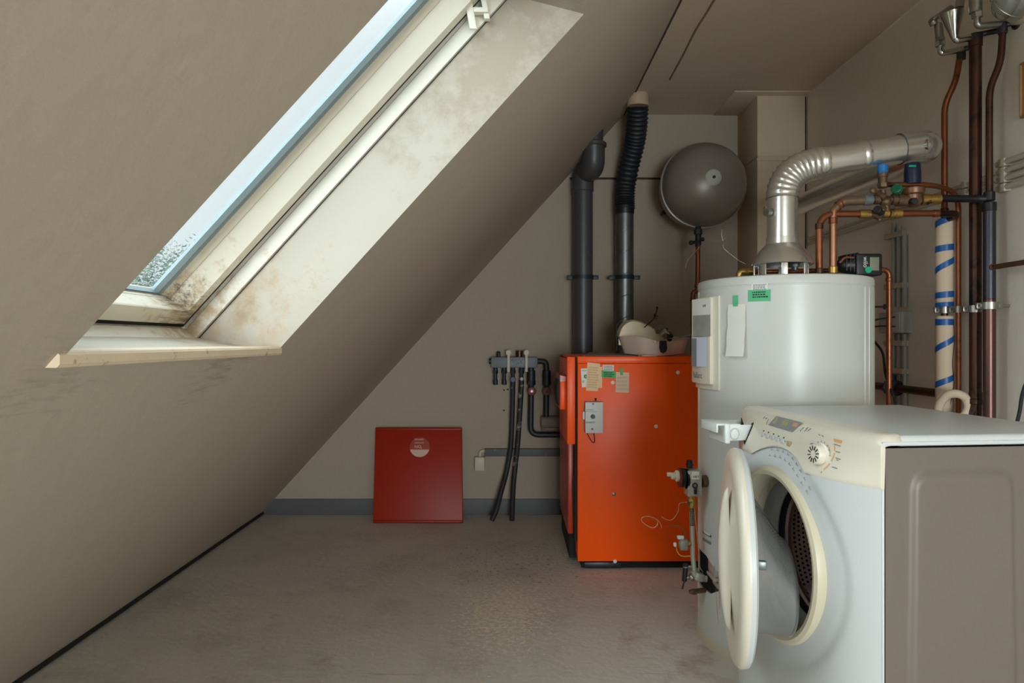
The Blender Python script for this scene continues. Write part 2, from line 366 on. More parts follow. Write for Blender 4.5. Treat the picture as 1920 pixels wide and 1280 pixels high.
corner_stain(M_win2, CN, .34, (184, 150, 104), .6, (18, 18, 18)); corner_stain(M_win2, (-.13, .33, .19), .16, (96, 80, 64), .8, (70, 9, 70), .54)
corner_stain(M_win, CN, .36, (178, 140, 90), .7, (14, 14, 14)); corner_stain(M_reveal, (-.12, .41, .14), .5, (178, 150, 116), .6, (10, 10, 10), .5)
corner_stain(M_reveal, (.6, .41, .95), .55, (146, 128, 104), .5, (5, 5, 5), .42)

corner_stain(M_slope, (-.60, .90, .985), .30, (118, 104, 90), .3, (2, 6, 60), .60); corner_stain(M_slope, (-.60, 1.45, .99), .30, (110, 96, 80), .4, (2, 6, 60), .57)
corner_stain(M_slope, (-.72, .80, .86), .3, (116, 104, 90), .3, (3, 8, 8), .56)
# ---------------------------------------------------------------- the room
YB, YF, XR, ZC = 4.07, -4.0, 1.62, 2.381
CS, SN = 0.6730, 0.7396            # direction of the roof slope
XF = -1.5                          # where the slope meets the floor
def S(a, Y, n): return Vector((XF + a * CS - n * SN, Y, a * SN + n * CS))
A_TOP = ZC / SN
struct('floor', MB().box(XF - 0.3, XR + 0.1, YF - 0.1, YB + 0.1, -0.06, 0), M_floor)
XC = XF + A_TOP * CS               # where the slope meets the ceiling
struct('ceiling', MB().box(XC - 0.02, XR + 0.1, YF - 0.1, YB + 0.1, ZC, ZC + 0.06), M_ceil)
def gable(y):     # a wall cut to the slope's outline
    return MB().prism([(XF - .13, -.06), (XR + .08, -.06), (XR + .08, ZC + .06), (XF - .05 + (ZC + .06) * CS / SN, ZC + .06), (XF - .1, .02)], (0, y, 0), (1, 0, 0), (0, 0, 1), .08)
struct('wall_back', gable(YB + .08), M_wall_shade)
# openings added to the unseen rear and right walls to let in fill light
FILL_D3 = (-0.10, 1.40, 0.10, 1.50); FILL_D4 = (-2.3, -1.5, 0.85, 2.15)     # x0 x1 z0 z1 / y0 y1 z0 z1
wr = MB(); wr.box(XR, XR + .08, FILL_D4[1], YB, -.06, ZC + .05); wr.box(XR, XR + .08, YF - .1, FILL_D4[0], -.06, ZC + .05); wr.box(XR, XR + .08, FILL_D4[0], FILL_D4[1], -.06, FILL_D4[2]); wr.box(XR, XR + .08, FILL_D4[0], FILL_D4[1], FILL_D4[3], ZC + .05)
struct('wall_right', wr, M_wall)
wf = MB(); zs = lambda x: (x - XF + .05) * SN / CS
wf.prism([(XF - .13, -.06), (FILL_D3[0], -.06), (FILL_D3[0], min(zs(FILL_D3[0]), ZC)), (XF - .1, .02)], (0, YF, 0), (1, 0, 0), (0, 0, 1), .08)
wf.prism([(FILL_D3[0], FILL_D3[3]), (FILL_D3[1], FILL_D3[3]), (FILL_D3[1], ZC), (XC, ZC), (FILL_D3[0], zs(FILL_D3[0]))], (0, YF, 0), (1, 0, 0), (0, 0, 1), .08)
wf.box(FILL_D3[1], XR + .1, YF - .08, YF, -.06, ZC + .05); wf.box(FILL_D3[0], FILL_D3[1], YF - .08, YF, -.06, FILL_D3[2])
struct('wall_front', wf, M_wall)
def fill_casement(idx, o, u, nrm, w_, z0, z1):  # window added out of view to pass fill light
    o, u, nrm = Vector(o), Vector(u), Vector(nrm)
    root = bpy.data.objects.new('window_%d' % idx, None); COL.objects.link(root); root['kind'] = 'structure'; root.location = o; ROOTM[root.name] = Matrix.Translation(o)
    b = MB(); h_ = z1 - z0; Z = Vector((0, 0, 1))
    for (cx, cz, sx_, sz_) in ((w_ / 2, .03, w_, .06), (w_ / 2, h_ - .03, w_, .06), (.03, h_ / 2, .06, h_), (w_ - .03, h_ / 2, .06, h_), (w_ / 2, h_ / 2, .05, h_)): b.obox(o + u * cx + Z * cz, (u, nrm, Z), (sx_, .05, sz_), .004)
    part('window_frame', b, M_win, root)
    b = MB(); b.obox(o + u * w_ / 2 + Z * h_ / 2, (u, nrm, Z), (w_ - .06, .006, h_ - .06)); part('glass_pane', b, M_glass, root)
    ld = bpy.data.lights.new('sky_portal', 'AREA'); ld.shape = 'RECTANGLE'; ld.size = w_; ld.size_y = h_; lo = bpy.data.objects.new('sky_portal', ld); COL.objects.link(lo)
    zz = -nrm; R = Matrix((u, Z.cross(u).cross(u) * 0 + Z, u.cross(Z))).transposed()
    if (R @ Vector((0, 0, 1))).dot(nrm) < 0: R = Matrix((-u, Z, (-u).cross(Z))).transposed()
    lo.matrix_world = Matrix.Translation(o + u * w_ / 2 + Z * h_ / 2 + nrm * .06) @ R.to_4x4(); ld.cycles.is_portal = True
M_glass0 = None

W1 = dict(y0=0.885, y1=1.70, z0=1.003, z1=1.845, a0=1.2407, a1=2.397)
FILL_W2 = dict(W1, y0=-0.85, y1=0.0); FILL_W5 = dict(W1, y0=-2.9, y1=-2.1)  # two more roof windows, added out of view for fill light
N0 = 0.167
def az(z): return z / SN
wl = MB()
ys = [YF - 0.1, FILL_W5['y0'], FILL_W5['y1'], FILL_W2['y0'], FILL_W2['y1'], W1['y0'], W1['y1'], YB + 0.05]
aa = [-0.05, az(W1['z0']), az(W1['z1']), A_TOP + 0.02]
for i in range(7):
    for j in range(3):
        if i in (1, 3, 5) and j == 1: continue
        # subdivided quads so the plaster is one continuous skin
        wl.add([S(aa[j], ys[i], 0), S(aa[j], ys[i + 1], 0), S(aa[j + 1], ys[i + 1], 0), S(aa[j + 1], ys[i], 0)], [(0, 1, 2, 3)])
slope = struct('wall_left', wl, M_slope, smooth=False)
bm = bmesh.new(); bm.from_mesh(slope.data); bmesh.ops.remove_doubles(bm, verts=bm.verts[:], dist=1e-4); bmesh.ops.recalc_face_normals(bm, faces=bm.faces[:]); bm.to_mesh(slope.data); bm.free()

def skylight(idx, w):
    y0, y1 = w['y0'], w['y1']; a0, a1 = w['a0'], w['a1']; p0, p1 = az(w['z0']), az(w['z1'])
    root = bpy.data.objects.new('window_%d' % idx, None); COL.objects.link(root); root['kind'] = 'structure'; root.location = S(a0, (y0 + y1) / 2, 0)
    ROOTM[root.name] = Matrix.Translation(root.location)
    rv = MB()
    I = [S(p0, y0, 0), S(p0, y1, 0), S(p1, y1, 0), S(p1, y0, 0)]; O = [S(a0, y0, N0 + .02), S(a0, y1, N0 + .02), S(a1, y1, N0 + .02), S(a1, y0, N0 + .02)]
    nseg = 1
    for k in range(4):
        rv.add([I[k], I[(k + 1) % 4], O[(k + 1) % 4], O[k]], [(0, 1, 2, 3)])
    part('reveal', rv, M_reveal, root, smooth=False)
    def ring(prof, name, m, cl=False):
        # prof: (side inset, bottom inset, n); swept round the rectangle with mitred corners
        mb = MB(); P = []
        for ds, db, n in prof: P.append([S(a0 + db, y0 + ds, n), S(a0 + db, y1 - ds, n), S(a1 - db, y1 - ds, n), S(a1 - db, y0 + ds, n)])
        K = len(P); rng = range(K) if cl else range(K - 1)
        for i in rng:
            j = (i + 1) % K
            for k in range(4): mb.add([P[i][k], P[i][(k + 1) % 4], P[j][(k + 1) % 4], P[j][k]], [(0, 1, 2, 3)])
        return part(name, mb, m, root, smooth=False)
    ring([(-.004, -.004, .167), (.012, .012, .167), (.013, .013, .20), (.004, .006, .205), (.004, .006, .225), (-.03, -.03, .24), (-.03, -.03, .167)], 'outer_frame', M_win, True)
    ring([(-.004, -.004, .165), (.0035, .0035, .165), (.0035, .0035, .1655), (-.004, -.004, .1655)], 'plaster_gap', M_dark)
    ring([(.006, .008, .212), (.006, .008, .24), (.03, .03, .24), (.03, .03, .212)], 'gap_seal', M_dark, True)
    sash = ring([(.030, .022, .206), (.065, .063, .206), (.067, .064, .21), (.088, .061, .25), (.092, .062, .25), (.108, .062, .262), (.108, .062, .285), (.03, .022, .285)], 'sash', M_win2, True)
    ring([(.106, .063, .263), (.118, .064, .258), (.122, .064, .262), (.132, .066, .260), (.142, .066, .268), (.142, .066, .275), (.106, .063, .275)], 'glazing_bead', M_seal, True)
    g = MB(); g.add([S(a0 + .05, y0 + .09, .27), S(a0 + .05, y1 - .09, .27), S(a1 - .05, y1 - .09, .27), S(a1 - .05, y0 + .09, .27),
                     S(a0 + .05, y0 + .09, .276), S(a0 + .05, y1 - .09, .276), S(a1 - .05, y1 - .09, .276), S(a1 - .05, y0 + .09, .276)],
                    [(3, 2, 1, 0), (4, 5, 6, 7), (0, 1, 5, 4), (1, 2, 6, 5), (2, 3, 7, 6), (3, 0, 4, 7)])
    part('glass_pane', g, M_glass_dim if idx == 1 else M_glass, root, smooth=False)
    # white sill board with a rounded nosing proud of the slope
    sb = MB(); xi = S(p0, 0, 0).x; xo = S(a0, 0, N0).x
    prof = [(xo - 0.01, 1.0215), (xi - .005, 1.0175), (xi + .009, 1.0165), (xi + .013, 1.0125), (xi + .013, 1.001), (xi + .009, .9965), (xi - .06, .9965), (xo - .01, 1.005)]
    n = len(prof); q0, q1 = y0 - .018, y1 + .004
    vs = [Vector((x, q0, z)) for x, z in prof] + [Vector((x, q1, z)) for x, z in prof]
    sb.add(vs, [tuple(range(n)), tuple(range(2 * n - 1, n - 1, -1))] + [(i, (i + 1) % n, n + (i + 1) % n, n + i) for i in range(n)])
    part('sill_board', sb, M_sill, root, smooth=False)
    # pale wooden battens along the foot of the outer frame
    for d0, d1, nn in ((-.004, .004, .168),):
        b = MB(); b.obox(S(a0 + .003, (y0 + y1) / 2, .176), ((CS, 0, SN), (0, 1, 0), (-SN, 0, CS)), (.012, y1 - y0, .03), .002)
        part('frame_batten', b, M_win2, root, smooth=False)
    # daylight comes in through the pane: portal for sampling the sky
    ld = bpy.data.lights.new('sky_portal', 'AREA'); ld.shape = 'RECTANGLE'; ld.size = y1 - y0; ld.size_y = a1 - a0
    lo = bpy.data.objects.new('sky_portal', ld); COL.objects.link(lo)
    lo.matrix_world = Matrix.Translation(S((a0 + a1) / 2, (y0 + y1) / 2, .31)) @ Matrix(((0, CS, -SN, 0), (1, 0, 0, 0), (0, SN, CS, 0), (0, 0, 0, 1)))
    ld.cycles.is_portal = True
    return root
w1 = skylight(1, W1); w2 = skylight(2, FILL_W2); skylight(5, FILL_W5)
fill_casement(3, (FILL_D3[0], YF - .04, FILL_D3[2]), (1, 0, 0), (0, -1, 0), FILL_D3[1] - FILL_D3[0], FILL_D3[2], FILL_D3[3])
fill_casement(4, (XR + .04, FILL_D4[0], FILL_D4[2]), (0, 1, 0), (1, 0, 0), FILL_D4[1] - FILL_D4[0], FILL_D4[2], FILL_D4[3])
# pivot fittings hanging from the sash, seen at the top of the photograph
for (x0, Y, zb, wx, wy, lb) in ((882, 1.655, 1.785, .018, .006, 'hinge_plate'), (908, 1.672, 1.815, .014, .018, 'hinge_plate')):
    c = W(x0, 0, Y); b = MB(); b.obox((c.x - .008, Y, zb + .085), ((.995, 0, -.0), (0, 1, 0), (-.18, 0, .98)), (wx, wy, .17), .002)
    part(lb, b, M_win, w1)
b = MB(); b.obox((-0.083, 1.665, 1.835), ((1, 0, 0), (0, 1, 0), (0, 0, 1)), (.05, .02, .012), .002); part('hinge_block', b, M_win, w1)

# skirtings and trims
bb = MB(); bb.box(-1.52, 0.34, YB - .012, YB, 0, .093, .002); struct('baseboard_back', bb, M_base)
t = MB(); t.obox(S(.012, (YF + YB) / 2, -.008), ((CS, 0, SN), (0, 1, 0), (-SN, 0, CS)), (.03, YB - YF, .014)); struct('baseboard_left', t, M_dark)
t = MB(); t.tube(spl([(.790, 2.2, ZC), (.800, 2.7, ZC), (.797, 2.95, ZC), (.806, 3.2, ZC), (.813, 3.52, ZC)]), .005, 8); struct('trim_1', t, mat('dried_glue', (128, 108, 84), .8, var=.3, vscale=40))
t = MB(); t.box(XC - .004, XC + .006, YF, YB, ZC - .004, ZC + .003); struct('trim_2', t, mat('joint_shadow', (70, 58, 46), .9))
t = MB(); t.add([(1.17, 3.66, ZC - .003), (1.19, 3.66, ZC - .003), (1.19, YB, ZC - .003), (1.17, YB, ZC - .003)], [(0, 1, 2, 3)]); t.v.clear(); t.f.clear()
t.box(1.20, XR, 3.68, YB, ZC - .005, ZC, .001); struct('trim_3', t, M_ceil)
t = MB(); t.box(XR - .006, XR, YF, YB, ZC - .006, ZC); struct('trim_4', t, M_wall)
# boxed chimney in the corner
cb = MB(); cb.box(1.345, XR - .012, 3.743, YB, 0, 2.04, .003); cb.box(1.345, XR - .012, 3.743, YB, 2.046, ZC, .003); cb.box(1.349, XR - .016, 3.747, YB, 2.0, 2.1)
struct('wall_chimney', cb, M_box)
t = MB(); t.box(XR - .012, XR - .001, 3.76, YB, 0, ZC); struct('trim_5', t, M_dark)
t = MB(); t.box(1.340, XR - .012, 3.738, 3.744, 2.022, 2.034, .002); struct('trim_6', t, M_box)
# ---------------------------------------------------------------- the white storage water heater
TC = Vector((.936, 2.364, 0)); TR = .283; TH = 1.239
def tank_hit(px, py, off=0.0):
    """angle and height where the sight line through a pixel meets the jacket"""
    u = (px - 960) / FPX; v = (640 - py) / FPX; r = TR + off
    a = u * u + 1; b = -2 * (u * TC.x + TC.y); c = TC.x ** 2 + TC.y ** 2 - r * r
    D = max(0, b * b - 4 * a * c); Y = (-b - math.sqrt(D)) / (2 * a)
    return math.atan2(Y - TC.y, u * Y - TC.x), H + v * Y
def tp(a, z, off=0.0): return Vector((TC.x + (TR + off) * math.cos(a), TC.y + (TR + off) * math.sin(a), z))
tank = thing('water_heater', 'tall white round gas water heater standing behind the washing machine', 'water heater', TC)
jb = MB().lathe([(TR - .012, .06), (TR - .012, 0.012), (TR - .006, .012), (TR - .001, .03), (TR, .045), (TR, 1.205), (TR - .002, 1.2065), (TR - .002, 1.209), (TR, 1.2105), (TR, 1.229), (TR - .003, 1.236), (TR - .012, TH), (TR - .05, TH), (0.0, TH)], TC, (0, 0, 1), 128)
jo = part('jacket', jb, M_white, tank)
# burner opening cut through the jacket, at the side that faces the skylight
AH = PI + .05
cut = MB(); zc = .247; hw = .118; hh = .062
poly = [(-hw, -.03), (-hw * .8, -hh), (hw * .55, -hh), (hw * .9, -hh * .6), (hw, 0), (hw * .95, hh * .35), (hw * .3, hh * .95), (-hw * .3, hh), (-hw, hh * .6)]
d = Vector((math.cos(AH), math.sin(AH), 0)); e = Vector((-math.sin(AH), math.cos(AH), 0))
cut.prism([(p[0], p[1]) for p in poly], Vector((TC.x, TC.y, zc)) + d * .12, e, (0, 0, 1), .3)
co = link('cutter', cut, M_white, Matrix.Translation(-TC), False); co.location = TC
for q in (jo, co): q.data.update()
def boolean(target, cutter):
    m = target.modifiers.new('b', 'BOOLEAN'); m.object = cutter; m.solver = 'EXACT'; m.operation = 'DIFFERENCE'
    bpy.context.view_layer.update()
    me = bpy.data.meshes.new_from_object(target.evaluated_get(bpy.context.evaluated_depsgraph_get()))
    target.modifiers.clear(); target.data = me; bpy.data.objects.remove(cutter)
    me.polygons.foreach_set('use_smooth', [True] * len(me.polygons)); me.set_sharp_from_angle(angle=math.radians(35))
# hollow the shell first so the opening shows a chamber
inn = MB(); inn.cyl(Vector((TC.x, TC.y, .05)), Vector((TC.x, TC.y, .36)), TR - .006, 64)
ci = link('cutter2', inn, M_white, Matrix.Translation(-TC), False); ci.location = TC
boolean(jo, ci); boolean(jo, co)
b = MB(); b.lathe([(.19, .05), (.19, .10), (.12, .12), (.12, .34)], TC, (0, 0, 1), 32); part('burner_chamber', b, M_dark, tank)
b = MB(); b.lathe([(TR + .003, 0), (TR + .004, .012), (TR + .003, .03), (TR - .004, .042), (TR - .02, .042)], TC, (0, 0, 1), 96); part('base_ring', b, M_yell, tank)
# edge trim line of the jacket seam on the left
a, z = tank_hit(1311, 800); b = MB(); b.tube([tp(a + .0, .05, .001), tp(a, 1.2, .001)], .0022, 6); part('jacket_seam', b, M_yell, tank)
for px in (1622, 1630):
    a, z = tank_hit(px, 700); b = MB(); b.tube([tp(a, .05, -.001), tp(a, 1.2, -.001)], .0025, 6); part('jacket_rib', b, M_white, tank)
# control cover with curved face
aR, _ = tank_hit(1350, 640); span = (2 * PI + aR if aR < 0 else aR)
a0c = aR if aR > 0 else aR + 2 * PI
halfc = a0c - PI if a0c > PI else PI - a0c
halfc = abs(a0c - PI)
zt = H + (640 - 553) * 2.2 / FPX; zb = H + (640 - 733) * 2.2 / FPX
def curved(a0, a1, z0, z1, off0, off1, mb, n=14, rim=.0):
    rows = []
    for off in (off1,):
        top = [[tp(a0 + (a1 - a0) * i / n, z, off) for i in range(n + 1)] for z in (z0, z1)]
    mb.grid(top); bot = [[tp(a0 + (a1 - a0) * i / n, z, off0) for i in range(n + 1)] for z in (z0, z1)]; mb.grid(bot)
    mb.grid([bot[0], top[0]]); mb.grid([bot[1], top[1]])
    for k in (0, n): mb.add([bot[0][k], top[0][k], top[1][k], bot[1][k]], [(0, 1, 2, 3)])
    return mb
b = curved(PI - halfc, PI + halfc, zb, zt, -.002, .007, MB(), 20); cov = part('control_cover', b, M_cream, tank)
b = curved(PI - halfc + .06, PI + halfc - .09, zb + .018, zt - .004, .006, .020, MB(), 20); part('cover_panel', b, M_cream, cov)
aT = PI + halfc - .13
def tan(a): return Vector((-math.sin(a), math.cos(a), 0))
text_round('Vaillant', .030, TC, TR + .0205, aT - .40, zb + .035, M_inkg, cov)
# papers
def note_on_tank(name, x0, y0, x1, y1, m, label, cat='note', off=.001, curl=0, grp=None):
    aa0, z1 = tank_hit(x0, y0); aa1, z0 = tank_hit(x1, y1); mb = MB(); rows = []
    for j in range(13):
        t = j / 12; z = z1 + (z0 - z1) * t; o = off + curl * (abs(math.sin(t * 7.5)) * .3 + t * t)
        rows.append([tp(aa0 + (aa1 - aa0) * i / 6, z, o + (curl * .3 * (i / 6) * t)) for i in range(7)])
    mb.grid(rows); mb.grid([[p + Vector((math.cos(aa0), math.sin(aa0), 0)) * .0008 for p in r] for r in rows])
    if cat is None: return part(name, mb, m, tank), (aa0, aa1, z0, z1)
    return solo(name, mb, m, label, cat, grp), (aa0, aa1, z0, z1)
n1, q = note_on_tank('paper_strip', 1366, 571, 1399, 668, M_paper, 'long folded white paper strip taped to the front of the white heater', curl=.012)
n2, q = note_on_tank('adhesive_tape', 1376, 554, 1384.5, 574, M_gtape, 'short upright green tape above the folded paper strip on the heater', 'tape', off=.0035)
n3, q = note_on_tank('inspection_label', 1403, 544, 1445, 564, M_gtape, None, None, off=.0008)
aa0, aa1, z0, z1 = q; strokes(3, .050, .022, tp(aa0 + .05, z1 - .004, .002), tan(aa0 + .1), (0, 0, 1), M_ink, n3, seed=4)
n4, q = note_on_tank('paper_label', 1409, 532, 1440, 544, M_paper, None, None, off=.0006)
aa0, aa1, z0, z1 = q; strokes(4, .045, .018, tp(aa0 + .02, z1 - .002, .0016), tan(aa0 + .07), (0, 0, 1), M_inkg, n4, seed=5)
def note_on_cover(name, px0, y0, px1, y1, m, off, label, cat):
    # the cover stands proud, so solve with its own radius
    aa0, zz1 = tank_hit(px0, y0, .02); aa1, zz0 = tank_hit(px1, y1, .02); aa0 = min(aa0 % (2 * PI), aa1 % (2 * PI)); aa1 = aa1 % (2 * PI)
    rows = [[tp(aa0 + (aa1 - aa0) * i / 6, zz1 + (zz0 - zz1) * t, off + (.010 * (1 - i / 6) ** 2)) for i in range(7)] for t in (0, .5, 1)]
    mb = MB().grid(rows); mb.grid([[p + Vector((-.0008, -.0002, 0)) for p in r] for r in rows]); return solo(name, mb, m, label, cat), (aa0, aa1, zz0, zz1)
b1, q = note_on_cover('leaflet', 1304, 562, 1333, 630, M_paper, .0215, 'white leaflet with grey picture tucked on the heater cover, upper one', 'leaflet')
aa0, aa1, z0, z1 = q
text_round('Vaillant', .015, TC, TR + .0235, aa1 - .22, z1 - .028, M_ink, b1)
g = MB().grid([[tp(aa0 + .04 + (aa1 - aa0 - .04) * i / 6, z, .0228 + .010 * (1 - i / 6) ** 2) for i in range(7)] for z in (z1 - .055, z0 + .0)]); part('grey_picture', g, mat('print_grey', (150, 150, 142), .7, var=.3, vscale=30), b1)
b2, q = note_on_cover('leaflet', 1304, 632, 1327, 688, mat('bluish_paper', (206, 212, 230), .8), .0225, 'bluish white leaflet tucked on the heater cover, lower one', 'leaflet')
aa0, aa1, z0, z1 = q
g = MB().grid([[tp(aa0 + (aa1 - aa0) * .35 * i / 6, z, .0240 + .010 * (1 - .35 * i / 6) ** 2) for i in range(7)] for z in (z1 - .004, z0 + .0)]); part('grey_panel', g, M_inkg, b2)
# data plate near the burner opening
n5, q = note_on_tank('data_plate', 1319, 995, 1334, 1007, M_ink, None, None, off=.002)
n6, q = note_on_tank('data_plate', 1319, 1007, 1334, 1021, M_inkg, None, None, off=.002)
n6b, q = note_on_tank('data_plate', 1321, 998, 1333, 1001, M_paper, None, None, off=.003)
# burner manifold seen in the opening
b = MB(); c = TC + Vector((-.235, -.075, .262)); b.box(c.x - .03, c.x + .12, c.y - .03, c.y + .05, .248, .292, .004); b.box(c.x - .035, c.x + .12, c.y - .035, c.y + .05, .235, .246, .003); b.box(c.x - .02, c.x + .1, c.y - .028, c.y + .04, .205, .232, .008)
part('burner', b, mat('pale_cast_metal', (196, 192, 180), .4, .3), tank)
# ports on the lid
b = MB(); b.lathe([(.1, 0), (.1, .006), (.06, .012), (.05, .012)], TC + Vector((0, 0, TH)), (0, 0, 1), 32); part('flue_socket', b, M_dark, tank)

# draught hood and flue pipe (aluminium)
fl = thing('flue_pipe', 'bright aluminium flue pipe rising from the white heater to the corner chimney', 'flue pipe', TC + Vector((0, 0, TH)))
hz = H + (640 - 497) * 2.364 / FPX
b = MB(); b.lathe([(.100, hz), (.102, hz + .003), (.100, hz + .008), (.094, hz + .022), (.078, hz + .048), (.062, hz + .064), (.054, hz + .072), (.053, hz + .094), (.051, hz + .095)], TC, (0, 0, 1), 48, capa=False, capb=False)
b.lathe([(.099, hz + .001), (.093, hz + .022), (.077, hz + .047), (.05, hz + .07)], TC, (0, 0, 1), 48, capa=False, capb=False); part('draught_hood', b, M_alu, fl)
for k, ang in enumerate((-150, -107, -60, 10, 70, 120, 170)):
    a = math.radians(ang); dr = Vector((math.cos(a), math.sin(a), 0)); b = MB()
    b.obox(TC + dr * .094 + Vector((0, 0, (hz + TH) / 2)), (dr, dr.cross(Vector((0, 0, 1))), (0, 0, 1)), (.004, .020, hz - TH + .01), .0015); part('hood_leg', b, M_alu, fl)
P0 = TC + Vector((0, 0, hz + .09)); zt1 = W(0, 345, 2.364).z
Aa = Vector((TC.x, TC.y, W(0, 372, 2.364).z)); Ab = Vector((W(1536, 0, 2.364).x, 2.364, W(0, 305, 2.364).z)); Ac = Vector((W(1692, 0, 2.364).x, 2.364, W(0, 279, 2.364).z))
b = MB(); b.lathe([(.050, 0), (.050, Aa.z - P0.z)], P0, (0, 0, 1), 40, False, False); part('riser', b, M_alu, fl)
b = MB(); zj = W(0, 383, 2.364).z; b.lathe([(.0515, -.004), (.0515, .004)], Vector((TC.x, TC.y, zj)), (0, 0, 1), 40); part('joint_band', b, M_alu, fl)
# gored elbow: short creased rings
ctrl = Vector((TC.x + .012, TC.y, Ab.z - .02)); bend = []; rr = []
NB = 44
for i in range(NB + 1):
    t = i / NB; bend.append(Aa * (1 - t) ** 2 + Vector((TC.x, TC.y, Ab.z - .022)) * 2 * t * (1 - t) + Ab * t * t); rr.append(.0535 + (.0022 if i % 4 == 0 else -.0008))
b = MB(); b.tube(bend, rr, 36, False); part('gored_elbow', b, M_alu, fl, ang=60)
b = MB(); b.tube([Ab, Ac], .050, 40, False); part('horizontal_pipe', b, M_alu, fl)
hd = (Ac - Ab).normalized()
for t in (.26, 1.0):
    b = MB(); m0 = Ab + (Ac - Ab) * (.03 if t < .5 else .52); b.lathe([(.050, -.012), (.0525, -.004), (.0525, .004), (.050, .012)], m0, hd, 40, False, False); part('joint_band', b, M_alu, fl)
Ad = Vector((1.455, 2.60, 1.70)); Ae = Vector((1.482, 3.75, 1.738))
b = MB(); el = [Ac + (Vector((1.44, 2.372, 1.715)) - Ac) * 0]
path = rnd([Ac - hd * .012, Vector((1.452, 2.368, 1.712)), Ad], .085, 14); rr = [.0520 + (.0016 if i % 3 == 0 else -.0004) for i in range(len(path))]
b.tube(path, rr, 36, False); part('end_elbow', b, M_alu, fl, ang=60)
b = MB(); b.tube([path[-1], Ae], .050, 36, False); part('return_pipe', b, M_alu, fl)
eo = W(1722, 282, 2.33); b = MB(); b.lathe([(.02, -.012), (.02, .002), (.014, .004), (.012, -.002)], Vector((1.415, 2.325, 1.70)), (.75, -.66, .05), 20); part('inspection_cap', b, M_chrome, fl)
sb_ = W(1441, 398, 2.364 - .02); b = MB(); b.cyl(sb_ + Vector((.004, 0, 0)), sb_ + Vector((-.012, -.008, 0)), .014, 12); b.cyl(sb_ + Vector((-.008, -.004, .012)), sb_ + Vector((-.018, -.008, .014)), .006, 10); part('sensor_clip', b, M_steel, fl)

# ---------------------------------------------------------------- gas control valve and its line, on the heater's left flank
gv = thing('gas_control_valve', 'grey gas control valve with black dial fixed to the left flank of the white heater', 'gas valve', (.60, 2.33, .42))
Yg = 2.30
def g(px, py, dy=0): return W(px, py, Yg + dy)
a_, b_ = g(1286, 880), g(1312, 928)
b = MB(); b.box(a_.x, b_.x, Yg - .028, Yg + .03, b_.z, a_.z, .004); b.box(a_.x + .006, b_.x - .002, Yg - .033, Yg - .027, b_.z + .004, a_.z - .006, .002); part('valve_body', b, mat('valve_grey', (176, 172, 160), .4, .3, var=.05), gv)
b = MB(); p, q = g(1312, 903), g(1322, 903); b.cyl(p, q + Vector((.02, .02, 0)), .02, 14); part('mounting_boss', b, M_dbrass, gv)
b = MB(); b.cyl(g(1285, 895), g(1275, 895), .032, 24, .004); b.cyl(g(1290, 897), g(1286, 897), .034, 24); part('dial', b, M_black, gv)
b = MB(); b.lathe([(.0315, 0), (.0325, .001), (.0325, .006), (.029, .007)], g(1276, 895), (-1, 0, 0), 18); part('dial_cap', b, M_wheel, gv)
b = MB(); b.cyl(g(1274, 892), g(1266, 892), .019, 18, .003); b.cyl(g(1267, 892), g(1258, 892), .012, 14, .003); b.obox(g(1255, 889), ((1, 0, 0), (0, 1, 0), (0, 0, 1)), (.016, .012, .014), .003); part('knob', b, M_yell, gv)
b = MB(); b.cyl(g(1293, 877), g(1293, 862), .0105, 16, .002); b.cyl(g(1293, 872), g(1293, 869), .0125, 16); part('regulator_cap', b, M_black, gv)
b = MB(); c = g(1304, 891, -.034); b.box(c.x - .012, c.x + .012, c.y - .0006, c.y + .001, c.z - .013, c.z + .013); lb_ = part('paper_label', b, M_paper, gv)
text('1451', .011, c + Vector((-.010, -.001, -.008)), (1, 0, 0), (0, 0, 1), M_ink, lb_)
b = MB(); c = g(1303, 910, -.036); ring_ = [c + Vector((.0075 * math.cos(t), 0, .0075 * math.sin(t))) for t in [2 * PI * k / 18 for k in range(18)]]; b.tube(ring_, .0022, 8, closed=True); b.box(c.x - .003, c.x + .006, c.y - .003, c.y + .003, c.z - .028, c.z - .006, .001); part('key_ring', b, M_black, gv)
b = MB(); b.cyl(g(1296, 927), g(1296, 934), .012, 16); b.cyl(g(1296, 934), g(1296, 946), .0145, 6); b.cyl(g(1297, 946), g(1297, 951), .013, 16); part('brass_union', b, M_brass, gv)
b = MB(); pts = [g(1297, 950), g(1297, 990)]; L = 26; P = [pts[0].lerp(pts[1], k / (L * 2)) for k in range(L * 2 + 1)]; b.tube(P, [.0078 if k % 2 else .0062 for k in range(L * 2 + 1)], 14); part('corrugated_tube', b, M_steel, gv, ang=80)
b = MB(); b.tube([g(1297.5, 985), g(1299, 1040), g(1302, 1073)], .0082, 14); part('gas_tube', b, mat('galv_tube', (190, 188, 176), .35, .6), gv)
b = MB(); b.obox(g(1310, 1080), ((.94, 0, -.34), (0, 1, 0), (.34, 0, .94)), (.03, .03, .026), .004); b.cyl(g(1300, 1068), g(1304, 1078), .0115, 14); b.cyl(g(1313, 1083), g(1325, 1085), .011, 14); part('elbow_block', b, mat('cast_zinc', (176, 176, 166), .45, .5), gv)
b = MB(); b.cyl(g(1286, 1056), g(1283, 1090), .0085, 14, .003); b.cyl(g(1283, 1090), g(1279, 1104), .003, 8); pz = part('igniter_handle', b, M_black, gv)
b = MB(); b.cyl(g(1287, 1062), g(1299, 1062), .005, 10); b.cyl(g(1285, 1082), g(1300, 1082), .006, 10); b.sphere(g(1297, 1082), .012); b.lathe([(.010, -.002), (.010, .002)], g(1286, 1062), (0, 0, 1), 16); part('igniter_bracket', b, M_steel, gv)
